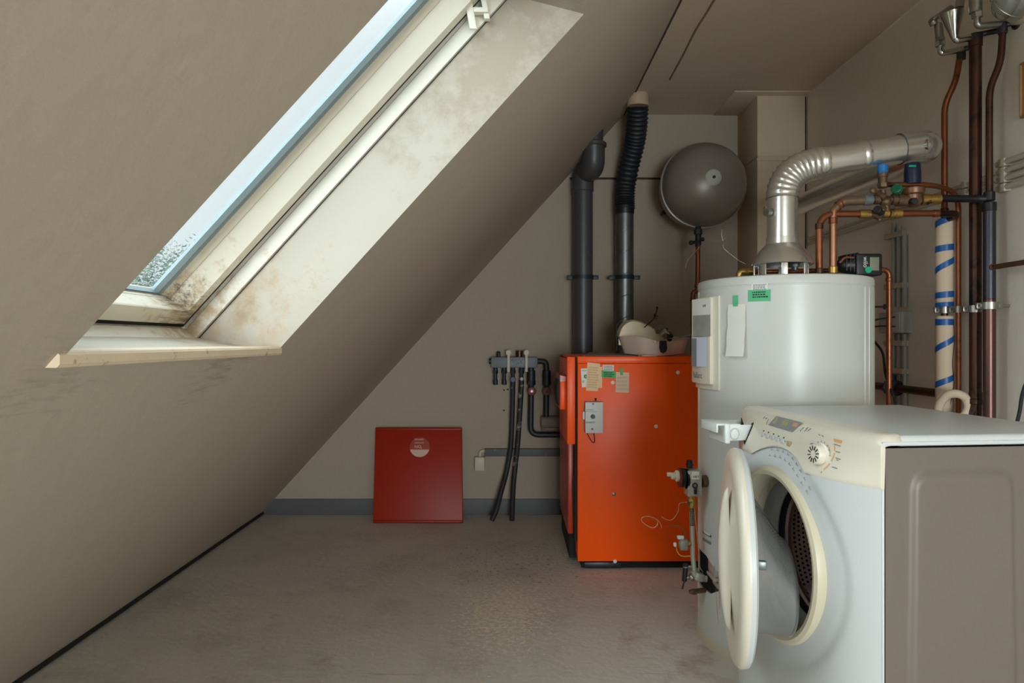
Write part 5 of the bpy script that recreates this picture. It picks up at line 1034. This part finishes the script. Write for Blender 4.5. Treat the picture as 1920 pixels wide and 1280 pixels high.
for P in ([(1314, 460), (1303, 473), (1290, 487), (1285, 503)], [(1322, 448), (1340, 452), (1355, 450), (1363, 444)], [(1354, 430), (1353, 440), (1356, 452)], [(1356, 458), (1358, 466), (1372, 478), (1385, 488), (1398, 495)], [(1358, 424), (1368, 423), (1374, 424)]):
    b.tube(spl([W(x, y, Yw) for x, y in P]), .0014, 5)
solo('capillary_tubes', b, mat('bright_wire', (196, 186, 166), .35, .6), 'loose shiny capillary wires curling beside the vessel pipe', 'wire')
# ---------------------------------------------------------------- washing machine (its own axes: x into the machine, y along the front, away from the camera)
WA = Vector((.695, 1.28, 0)); WR = math.radians(6)
wm = thing('washing_machine', 'white front-loading washing machine with open round door and pulled-out drawer', 'washing machine', WA, WR)
WMI = ROOTM[wm.name].inverted(); WM_ = ROOTM[wm.name]
ZCt, YCt, RO = .545, .30, .19       # porthole centre and outer radius
def sm(t): t = max(0, min(1, t)); return t * t * (3 - 2 * t)
def Fb(y, z):
    s = abs((y - .3) / .3); bow = .066 * (1 - min(1, s) ** 4)
    g = .30 + .70 * sm((.85 - z) / .13); g *= .75 + .25 * sm((z + .05) / .25)
    return bow * g
def hit(px, py, off=0.0):
    o = WMI @ Vector((0, 0, H)); d = (WMI.to_3x3() @ Vector(((px - 960) / FPX, 1, (640 - py) / FPX)))
    x = 0.0
    for _ in range(40):
        t = (x - o.x) / d.x; p = o + d * t; x = x * .5 + .5 * (-Fb(p.y, p.z) - off)
    return p
def FP(y, z, off=0.0): return Vector((-Fb(y, z) - off, y, z))
ZT = .835
# body: sides, back, base
b = MB(); b.box(.0, .46, .592, .60, .012, ZT - .004, .002); b.box(.452, .46, .0, .60, .012, ZT - .004); b.box(.02, .455, .01, .59, .012, .03); part('cabinet', b, M_washer, wm, local=True)
# near side panel with its pressed field
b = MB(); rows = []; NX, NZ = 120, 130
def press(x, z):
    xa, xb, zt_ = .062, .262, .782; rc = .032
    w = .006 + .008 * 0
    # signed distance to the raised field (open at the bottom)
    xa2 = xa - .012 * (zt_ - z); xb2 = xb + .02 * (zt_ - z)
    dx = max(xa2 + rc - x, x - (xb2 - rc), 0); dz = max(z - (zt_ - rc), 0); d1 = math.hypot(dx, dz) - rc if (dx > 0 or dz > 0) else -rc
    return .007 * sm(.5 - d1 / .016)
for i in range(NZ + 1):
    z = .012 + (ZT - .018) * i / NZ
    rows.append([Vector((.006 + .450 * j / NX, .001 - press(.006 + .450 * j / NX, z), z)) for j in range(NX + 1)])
b.grid(rows); b.box(.006, .45, .004, .006, .012, ZT - .006); part('side_panel', b, M_side_shade, wm, local=True, ang=80)
b = MB(); b.box(-.0012, .0035, -.0008, .006, .012, .7525, .0012); part('corner_edge', b, M_washer, wm, local=True)
b = MB(); b.box(.002, .008, .003, .012, .012, ZT - .005); part('side_gap', b, M_dark, wm, local=True)
# front shell round the porthole: rays from the ring to the border
b = MB(); NA, NR = 128, 26; rings = []
def border(a):
    dy, dz = math.cos(a), math.sin(a); t = 9
    for lim, dd, o in ((0, dy, YCt), (.6, dy, YCt), (.012, dz, ZCt), (ZT, dz, ZCt)):
        if abs(dd) > 1e-6:
            q = (lim - o) / dd
            if q > 0: t = min(t, q)
    return t
for i in range(NR + 1):
    row = []
    for k in range(NA):
        a = 2 * PI * k / NA; rb = border(a); t = i / NR; r = RO - .004 + (rb - RO + .004) * t
        y, z = YCt + r * math.cos(a), ZCt + r * math.sin(a); p = FP(y, z); e_ = .0
        # shallow dish pressed around the ring
        e_ = -.010 * sm((.262 - r) / .03) if r < .262 else 0
        p.x -= e_ * .6; row.append(p)
    rings.append(row)
vs = [p for r in rings for p in r]; fs = [(i * NA + k, i * NA + (k + 1) % NA, (i + 1) * NA + (k + 1) % NA, (i + 1) * NA + k) for i in range(NR) for k in range(NA)]
b.add(vs, fs); part('front_panel', b, M_washer, wm, local=True, ang=60)
# lid
b = MB(); b.box(.034, .462, .002, .598, ZT - .004, .8525, .009, 4); part('lid', b, M_washer, wm, local=True)
# fascia
b = MB(); NC = 120; rows = []
def zlow(y):
    d = abs(y - YCt); base = .752
    if d < .236: 
        arch = ZCt + math.sqrt(.240 ** 2 - d * d); return max(arch, base) if d > .115 else max(arch, base)
    return base
for j in range(NC + 1):
    y = .0 + .6 * j / NC; yy = min(max(y, .0005), .5995); zl = zlow(yy); col = []
    for i in range(15):
        z = zl + (.828 - zl) * i / 14; col.append(FP(yy, z, .0035 if i else .0))
    # roll over to the lid
    p = col[-1]; x0 = p.x; z0 = p.z; x1 = .040 - .026 * (1 if yy < .02 else 0) * 0
    for k in range(1, 8):
        a = PI / 2 * k / 7; rr_ = .024; col.append(Vector((x0 + rr_ * (1 - math.cos(a)), yy, z0 + (.8545 - z0) * math.sin(a))))
    col.append(Vector((x1, yy, .8548))); col.append(Vector((x1 + .001, yy, .850)))
    ed = min(y, .6 - y)
    if ed < .02:
        f = math.sqrt(max(0, 1 - ((.02 - ed) / .02) ** 2))
        for c in col[15:]: c.z = .835 + (c.z - .835) * (.25 + .75 * f)
    rows.append(col)
b.grid(rows)
# side wings of the fascia
for j, yy in ((0, .0005), (NC, .5995)):
    col = rows[j]; b.add(col + [Vector((.040, yy, .84)), Vector((.006, yy, .832)), Vector((.004, yy, .752))], [tuple(range(len(col) + 3))])
fas = part('fascia', b, M_cream, wm, local=True, ang=50)
b = MB(); b.box(.0, .40, -.0005, .004, ZT - .001, ZT + .006, .001); part('side_seam', b, M_washer, wm, local=True)
# cream ring, gasket, drum
def X(x): return Vector((x, YCt, ZCt))
b = MB(); b.lathe([(.196, -.046), (.197, -.058), (.194, -.067), (.186, -.071), (.177, -.069), (.172, -.061), (.169, -.05), (.166, -.035), (.165, -.01)], X(0), (1, 0, 0), 96, False, False); part('porthole_ring', b, M_yell, wm, local=True)
b = MB(); b.lathe([(.1655, -.03), (.169, -.012), (.171, .0), (.170, .014), (.164, .022), (.158, .026), (.155, .030)], X(0), (1, 0, 0), 96, False, False); gk = part('door_gasket', b, mat('grey_gasket_rubber', (168, 170, 166), .45, var=.06), wm, local=True)
b = MB(); b.lathe([(.155, .028), (.158, .034), (.156, .041), (.150, .044)], X(0), (1, 0, 0), 80, False, False); part('black_seal', b, M_rubber, gk, local=True)
md = mat('perforated_drum_steel', (176, 160, 156), .4, .4)
n = md.node_tree.nodes; l = md.node_tree.links; bs = n['Principled BSDF']; tcn = [x for x in n if x.type == 'TEX_COORD'][0]
sep = n.new('ShaderNodeSeparateXYZ'); l.new(tcn.outputs['UV'], sep.inputs[0])
def mth(op, a, b_=None, v=None):
    q = n.new('ShaderNodeMath'); q.operation = op
    l.new(a, q.inputs[0])
    if b_ is not None: l.new(b_, q.inputs[1])
    if v is not None: q.inputs[1].default_value = v
    return q.outputs[0]
ux_ = mth('PINGPONG', sep.outputs['X'], v=.5); row_ = mth('FLOOR', sep.outputs['X']); off_ = mth('MULTIPLY', row_, v=.5); vy = mth('ADD', sep.outputs['Y'], off_); uy_ = mth('PINGPONG', vy, v=.5)
dx_ = mth('SUBTRACT', ux_, v=.5); dy_ = mth('SUBTRACT', uy_, v=.5); dd = mth('SQRT', mth('ADD', mth('MULTIPLY', dx_, dx_), mth('MULTIPLY', dy_, dy_)))
hole = mth('LESS_THAN', dd, v=.27); rim_ = mth('LESS_THAN', dd, v=.40)
mx = n.new('ShaderNodeMix'); mx.data_type = 'RGBA'; mx.inputs['A'].default_value = srgb(240, 218, 208); mx.inputs['B'].default_value = srgb(20, 16, 16); l.new(hole, mx.inputs['Factor']); l.new(mx.outputs['Result'], bs.inputs['Base Color'])
l.new(mth('SUBTRACT', hole, v=0) and mth('MULTIPLY', mth('SUBTRACT', hole, v=1.0), v=-.35), bs.inputs['Metallic'])
bp = n.new('ShaderNodeBump'); bp.inputs['Strength'].default_value = .8; bp.inputs['Distance'].default_value = .004; l.new(mth('SUBTRACT', rim_, hole), bp.inputs['Height']); l.new(bp.outputs[0], bs.inputs['Normal'])
prof = [(.148, .048), (.146, .056), (.150, .064), (.165, .068), (.205, .074), (.222, .086), (.226, .10), (.226, .40), (.20, .415), (.001, .42)]
corner_stain(md, (.16, .46, .70), .16, (196, 60, 110), .8, (9, 9, 9), .45)
b = MB(); nS = 96; b.lathe(prof, X(0), (1, 0, 0), nS, False, False, ref=(0, 1, 0)); dr = part('drum', b, md, wm, local=True)
uv = dr.data.uv_layers.new(name='UVMap'); acc = [0]
for i in range(1, len(prof)): acc.append(acc[-1] + math.hypot(prof[i][0] - prof[i - 1][0], prof[i][1] - prof[i - 1][1]))
for poly in dr.data.polygons:
    ks = [(dr.data.loops[li].vertex_index % nS) for li in poly.loop_indices]; wrap = max(ks) - min(ks) > nS / 2
    for li in poly.loop_indices:
        vi = dr.data.loops[li].vertex_index; k = vi % nS; i = vi // nS
        if wrap and k == 0: k = nS
        hv = acc[i] / .0125 if .1 < dr.data.vertices[vi].co.x + .0 else 0.5
        uv.data[li].uv = (hv if dr.data.vertices[vi].co.x > .067 else 0.0, k * 120 / nS if dr.data.vertices[vi].co.x > .067 else 0.0)
b = MB(); b.lathe([(.1485, .044), (.1445, .050), (.145, .058), (.151, .064)], X(0), (1, 0, 0), 80, False, False); part('drum_lip', b, mat('pinkish_lip', (178, 150, 150), .25, .8), dr, local=True)
for k, a in enumerate((math.radians(-52), math.radians(68), math.radians(188))):
    b = MB(); c = X(0) + Vector((0, math.cos(a), math.sin(a))) * .215; rad = Vector((0, math.cos(a), math.sin(a))); tg = Vector((0, -math.sin(a), math.cos(a)))
    secs = []
    for i in range(13):
        t = i / 12; hgt = .070 * math.sin(PI * min(1, .10 + t * .90)) ** .5 if t < 1 else .0; secs.append([c + Vector((.084 + .29 * t, 0, 0)) + tg * (.034 * math.cos(PI * j / 10)) - rad * (max(hgt, .002) * math.sin(PI * j / 10)) for j in range(11)])
    b.grid(secs); pd = part('paddle', b, mat('white_paddle_plastic', (206, 186, 192), .35, var=.1, spots=(176, 80, 120), spot_scale=10, spot_amt=-.06), dr, local=True)
    b = MB()
    for i in range(2, 11, 2):
        for j in (2, 4, 5, 6, 8):
            p = secs[i][j]; nn_ = (p - (c + Vector((p.x, 0, 0)))); nn_.x = 0; nn_ = (-rad * math.sin(PI * j / 10) + tg * math.cos(PI * j / 10)).normalized(); b.cyl(p - nn_ * .002, p + nn_ * .0008, .0035, 8)
    part('drain_hole', b, M_dark, pd, local=True)
# wash drawer pulled out of the fascia
yd0, yd1, zd0, zd1 = .478, .588, .772, .822
dw = bpy.data.objects.new('detergent_drawer', None); COL.objects.link(dw); dw.parent = wm
xf = -.108
b = MB(); b.box(xf + .02, -.01, yd0 + .003, yd0 + .006, zd0 + .004, zd1 - .006, .001); b.box(xf + .02, -.01, yd1 - .006, yd1 - .003, zd0 + .004, zd1 - .006, .001); b.box(xf + .02, -.01, yd0 + .004, yd1 - .004, zd0 + .004, zd0 + .007, .001); b.box(xf + .02, -.01, yd0 + .05, yd0 + .053, zd0 + .004, zd1 - .012, .001)
b.box(xf + .022, xf + .05, yd0 + .003, yd1 - .003, zd1 - .008, zd1 - .004, .001)
part('tray', b, mat('translucent_white_plastic', (222, 226, 224), .3), dw, local=True)
b = MB(); b.box(xf + .008, xf + .022, yd0, yd1, zd0 - .004, zd1 - .002, .004, 3); b.box(xf - .012, xf + .01, yd0 + .004, yd1 - .002, zd1 - .008, zd1 - .002, .003); b.box(xf - .014, xf - .009, yd0 + .004, yd1 - .002, zd1 - .026, zd1 - .002, .002); part('drawer_front', b, MATS['translucent_white_plastic'], dw, local=True)
b = MB(); rows = []
for i in range(17):
    t = PI * 2 * i / 16; rows.append(Vector((xf - .0, yd0 - .001, (zd0 + zd1) / 2 - .004)) + Vector((.012 * math.cos(t) + .034, 0, .014 * math.sin(t))))
b.tube(rows[:-1], .0018, 6, closed=True); part('drawer_catch', b, M_washer, dw, local=True)
b = MB(); sl = [FP(yd0 - .004, zd0 - .006, .0042), FP(yd1, zd0 - .006, .0042), FP(yd1, zd1, .0042), FP(yd0 - .004, zd1, .0042)]; b.add(sl + [p + Vector((.004, 0, 0)) for p in sl], [(0, 1, 2, 3), (7, 6, 5, 4), (0, 1, 5, 4), (1, 2, 6, 5), (2, 3, 7, 6), (3, 0, 4, 7)]); part('drawer_slot', b, M_dark, wm, local=True)
# buttons, display, dial
def surf(px, py, off=.004): return hit(px, py, off)
def patch(pts, m, name, parent, off=.0045, th=.001):
    P = [surf(x, y, off) for x, y in pts]; n = len(P); mb = MB()
    mb.add([p + Vector((th, 0, 0)) for p in P] + [p - Vector((th * .2, 0, 0)) for p in P], [tuple(range(n)), tuple(range(2 * n - 1, n - 1, -1))] + [(i, (i + 1) % n, n + (i + 1) % n, n + i) for i in range(n)])
    return part(name, mb, m, parent, local=True, smooth=False)
dsp = patch([(1455.5, 779.5), (1503, 791.5), (1485, 809.5), (1440.5, 796.5)], mat('display_grey', (146, 148, 146), .25), 'display', wm, .0052)
patch([(1455, 781), (1458.5, 782), (1453, 794), (1447, 793)], mat('lcd_olive', (160, 160, 120), .4), 'segment', dsp, .0064)
patch([(1471, 786), (1480, 788), (1474, 799), (1463, 796)], mat('lcd_olive', (160, 160, 120), .4), 'segment', dsp, .0064)
patch([(1488, 792), (1497, 794), (1492, 800.5), (1484.5, 798)], mat('lcd_orange', (206, 160, 130), .4), 'segment', dsp, .0064)
for k, (px, py) in enumerate(((1430.5, 815), (1439.5, 818), (1449, 821), (1458.5, 825), (1468, 828))):
    p = surf(px, py, .0045); b = MB(); b.obox(p, ((1, 0, 0), (0, 1, 0), (-.1, 0, 1)), (.006, .017, .0115), .0025, 3); part('push_button', b, M_washer, wm, local=True)
    p = surf(px + 1.7, py - 7.5, .004); b = MB(); b.cyl(p + Vector((.001, 0, 0)), p + Vector((-.0012, 0, 0)), .0016, 8); part('indicator', b, M_dark, wm, local=True)
p = surf(1479.5, 832, .0045); b = MB(); b.obox(p, ((1, 0, 0), (0, 1, 0), (-.1, 0, 1)), (.006, .017, .0135), .0029, 3); part('start_button', b, mat('beige_button', (178, 166, 128), .4), wm, local=True, label='beige oval start button')
kp = surf(1541, 852, .003); nk = Vector((-.99, -.10, .08)).normalized()
b = MB(); b.lathe([(.0245, 0), (.0245, .004), (.0215, .006), (.0205, .017), (.0185, .020), (.001, .0205)], kp, nk, 40, ref=(0, 0, 1)); kb = part('programme_dial', b, M_cream, wm, local=True)
uk = Vector((0, 0, 1)); uk = (uk - nk * uk.dot(nk)).normalized(); vk = nk.cross(uk)
b = MB()
for i in range(12):
    a = 2 * PI * i / 12 + .2; d_ = uk * math.cos(a) + vk * math.sin(a); b.obox(kp + nk * .0208 + d_ * .0130, (d_, nk.cross(d_), nk), (.009, .0018, .0012))
part('dial_marks', b, M_dark, kb, local=True)
b = MB()
for i in range(16):
    a = 2 * PI * i / 16 + .1; d_ = uk * math.cos(a) + vk * math.sin(a)
    if vk.y * d_.dot(vk) > 0 or True: b.obox(kp + nk * .0016 + d_ * .027, (d_, nk.cross(d_), nk), (.004, .0012, .001))
part('scale_marks', b, M_inkg, wm, local=True)
mo = mat('orange_print', (226, 168, 122), .6)
b = MB()
arc = []
for i in range(15):
    a = math.radians(50 - 100 * i / 14); d_ = uk * math.sin(a) - Vector((0, 1, 0)) * math.cos(a); arc.append((d_, .032 + .001))
for i in range(14):
    if i in (4, 9): continue
    p0 = surf(1541, 852, .0045) + arc[i][0] * .0325; p1 = surf(1541, 852, .0045) + arc[i + 1][0] * .0325; q0 = surf(1541, 852, .0045) + arc[i][0] * .0355; q1 = surf(1541, 852, .0045) + arc[i + 1][0] * .0355
    for p in (p0, p1, q0, q1): p.x = -Fb(p.y, p.z) - .0042
    b.add([p0, p1, q1, q0], [(0, 1, 2, 3)])
part('orange_scale', b, mo, wm, local=True, smooth=False)
def dashes(lst, m, name, t=.0016, off=.0044):
    mb = MB()
    for (x0, y0, x1, y1) in lst:
        p, q = surf(x0, y0, off), surf(x1, y1, off); dd = (q - p); 
        if dd.length < 1e-5: continue
        dd.normalize(); mb.obox((p + q) / 2, (dd, Vector((-1, 0, 0)).cross(dd).normalized(), Vector((-1, 0, 0))), ((q - p).length, t, .0006))
    return part(name, mb, m, wm, local=True, smooth=False)
dashes([(1563, 823, 1579, 827), (1563.5, 826.5, 1578, 830)], mo, 'orange_mark', .003)
dashes([(1565, 833, 1576, 836), (1567, 846, 1575, 848), (1567, 858, 1576, 861), (1568, 861.5, 1572, 863), (1560, 875, 1570, 878), (1511, 804, 1515, 801), (1514, 808, 1521, 803), (1508, 808, 1513, 805), (1535, 814, 1538, 816), (1541, 816, 1544, 818), (1519, 832, 1524, 831), (1515, 844, 1520, 846), (1517, 860, 1522, 861), (1539, 886, 1541, 884)], M_inkg, 'printed_mark', .0018)
dashes([(1431, 784, 1434, 781), (1435, 785, 1438, 783), (1507, 801, 1500, 808), (1437, 795, 1441, 785)], M_inkg, 'printed_mark', .0016)
# programme table printed over the porthole
L_ = []
for i in range(9):
    for j in range(2):
        a = math.radians(100 - i * 6.2); r = .232 - j * .013; y = YCt - math.cos(a) * r; z = ZCt + math.sin(a) * r; L_.append((y, z, a))
mb = MB()
for (y, z, a) in L_:
    if z > .752 and True: pass
    tdir = Vector((0, math.sin(a), math.cos(a))); p = FP(y, z); p.x += -.002 - .0; r = math.hypot(y - YCt, z - ZCt)
    mb.obox(p + Vector((.0045 * 1, 0, 0)) * 0 + Vector((.006 * sm((.262 - r) / .03) - .001, 0, 0)) , (tdir, Vector((1, 0, 0)).cross(tdir), Vector((1, 0, 0))), (.010, .0008, .0006)); mb.obox(p + Vector((.006 * sm((.262 - r) / .03) - .001, 0, .003)), (tdir, Vector((1, 0, 0)).cross(tdir), Vector((1, 0, 0))), (.001, .004, .0006))
part('programme_chart', mb, M_inkg, wm, local=True, smooth=False)

# ---- the open door
DC = Vector((.515, 1.55, .548)); th = math.radians(12)
nO = Vector((-math.cos(th), math.sin(th), 0)); eF = Vector((-math.sin(th), -math.cos(th), 0)); eZ = Vector((0, 0, 1))  # outward, toward the free edge, up
door = bpy.data.objects.new('porthole_door', None); COL.objects.link(door); door.parent = wm
def D(a, z, o): return DC + eF * a + eZ * z + nO * o
b = MB(); b.lathe([(.165, -.012), (.205, -.014), (.228, -.012), (.236, -.007), (.2375, .002)], DC, nO, 96, False, False); part('inner_frame', b, M_washer, door)
b = MB(); b.lathe([(.2375, .002), (.238, .008), (.234, .015), (.225, .020), (.208, .023), (.192, .021), (.184, .019), (.172, .021), (.14, .028), (.10, .035), (.05, .0395), (.001, .041)], DC, nO, 96, False, False, ref=(0, 0, 1)); part('outer_cover', b, M_cream, door, ang=60)
b = MB(); rows = []
# hand grip: raised crescent from the free edge over the face
for i in range(25):
    t = i / 24; z = .165 - .30 * t; wv = .030 * math.sin(PI * t) ** .6; c0 = .085 + .055 * math.sin(PI * t) * 0 - .02 * math.cos(PI * t)
    rows.append([D(c0 + wv * math.cos(PI * j / 8), z, .030 + .022 * math.sin(PI * j / 8) * math.sin(PI * t) ** .5) for j in range(9)])
b.grid(rows); part('handle', b, M_cream, door)
b = MB(); rows = []
pts = [(.018 * (s ** .5 if s > 0 else 0), 0) for s in (0,)]
dp = []
for i in range(24):
    t = 2 * PI * i / 24; rz = .034 * math.cos(t); ry = .013 * math.sin(t) * (1 if math.cos(t) < 0 else (1 - .75 * math.cos(t))); dp.append((ry, rz))
b.add([D(-.02 + y, .028 + z, .0415) for y, z in dp] + [D(-.02 + y, .028 + z, .038) for y, z in dp], [tuple(range(24))] + [(i, (i + 1) % 24, 24 + (i + 1) % 24, 24 + i) for i in range(24)]); part('drop_emblem', b, mat('drop_grey', (150, 156, 156), .4), door)
b = MB(); rows = []
for i in range(17):
    t = i / 16; z = -.05 - .10 * t; w_ = .016 * math.sin(PI * t); rows.append([D(-.02 - w_, z, .041 - .002 * t), D(-.02, z, .043 - .002 * t), D(-.02 + w_, z, .041 - .002 * t)])
b.grid(rows); part('face_window', b, mat('smoky_window', (176, 178, 172), .1), door)
b = MB(); rows = []
for i in range(13):
    a = math.radians(218 + 34 * i / 12); w_ = .006 * math.sin(PI * i / 12); ca = Vector((0, math.cos(a), math.sin(a))); rows.append([D((.205 + s * w_) * math.cos(a), (.205 + s * w_) * math.sin(a), .0378) for s in (-1, 1)])
b.grid(rows); part('red_mark', b, mat('red_print', (206, 66, 40), .5), door)
# glass bowl: steep at the top, deep at the bottom, reaching into the machine (-nO)
def bowl(off):
    rings = []; N = 22; K = 64
    for i in range(N + 1):
        t = i / N
        if t < .72: q = t / .72; dep = .082 * q; sh = 1 - .10 * q ** 1.2
        else: q = (t - .72) / .28; dep = .082 + .022 * math.sin(q * PI / 2); sh = .90 * math.cos(q * PI / 2)
        row = []
        for k in range(K):
            a = 2 * PI * k / K; ca, sa = math.cos(a), math.sin(a)
            tc_ = min(1, t / .72); zc_s = -.062 * tc_; rz = (.164 - .062 * tc_) * (sh / (1 - .10 * tc_ ** 1.2) if t >= .72 else 1) * (1 - .03 * tc_) ; ry = .164 * sh
            if t >= .72: rz = .102 * sh / .90
            row.append(D((ry - off) * ca, zc_s + (rz - off) * sa, -.012 - dep + off))
        rings.append(row)
    return rings
b = MB(); R1 = bowl(0); K = 64
vs = [p for r in R1 for p in r]; b.add(vs, [(i * K + k, i * K + (k + 1) % K, (i + 1) * K + (k + 1) % K, (i + 1) * K + k) for i in range(len(R1) - 1) for k in range(K)])
R2 = bowl(.004); vs = [p for r in R2 for p in r]; b.add(vs, [(i * K + k, i * K + (k + 1) % K, (i + 1) * K + (k + 1) % K, (i + 1) * K + k) for i in range(len(R2) - 1) for k in range(K)])
part('glass_bowl', b, M_bowl, door, ang=70)
b = MB(); b.box(0, .0, 0, 0, 0, 0); b = MB(); b.obox(D(.20, .04, -.02), (eF, eZ, nO), (.012, .018, .02), .003); part('latch', b, M_galv, door)
b = MB(); b.obox(D(-.232, .0, .0), (eF, eZ, nO), (.03, .12, .022), .004); b.obox(D(-.24, .0, -.03), (eF, eZ, nO), (.014, .10, .06), .004); part('hinge', b, M_steel, door)

# ---------------------------------------------------------------- beyond the skylight
def tree(x, y, z0, h, r, seed, label, n=17000):
    rr = random.Random(seed); o = thing('broadleaf_tree', label, 'tree', (x, y, z0)); b = MB()
    lumps = [(Vector((x + rr.uniform(-.6, .6) * r, y + rr.uniform(-.6, .6) * r, z0 + h * rr.uniform(.5, .92))), r * rr.uniform(.35, .6)) for _ in range(16)]
    for i in range(n):
        c, q = rr.choice(lumps); d_ = Vector((rr.gauss(0, 1), rr.gauss(0, 1), rr.gauss(0, 1))).normalized(); p = c + d_ * q * rr.uniform(.6, 1.08)
        s = rr.uniform(.045, .10); a = Vector((rr.gauss(0, 1), rr.gauss(0, 1), rr.gauss(0, 1))).normalized(); b_ = a.orthogonal().normalized()
        c2 = a.cross(b_); b.add([p, p + a * s + c2 * s * .35, p + a * s * 1.9, p + a * s - c2 * s * .35], [(0, 1, 2, 3)])
    part('foliage', b, mat('leaf_green', (96, 112, 102), .6, var=.3, vscale=3), o, smooth=False)
    b = MB(); b.tube([(x, y, z0), (x + .1, y, z0 + h * .4), (x, y, z0 + h * .75)], [r * .1, r * .08, r * .04], 10)
    for k in range(6): c, q = lumps[k]; b.tube([Vector((x + .05, y, z0 + h * .4)), c], [r * .045, r * .015], 6)
    part('trunk', b, mat('bark', (110, 96, 80), .9, var=.3), o)
tree(-12.6, 24.0, -6.0, 10.9, 2.6, 3, 'leafy green tree seen through the lower corner of the skylight')
tree(-11.5, 19.0, -6.0, 9.0, 1.6, 8, 'lower rounded tree before the taller one, seen at the skylight sill')
gr = MB(); gr.box(-90, -3.5, -60, 90, -6.25, -6.03); solo('lawn', gr, mat('lawn_green', (96, 112, 70), .9, var=.2), 'green lawn far below the skylight around the trees', 'lawn')['kind'] = 'stuff'
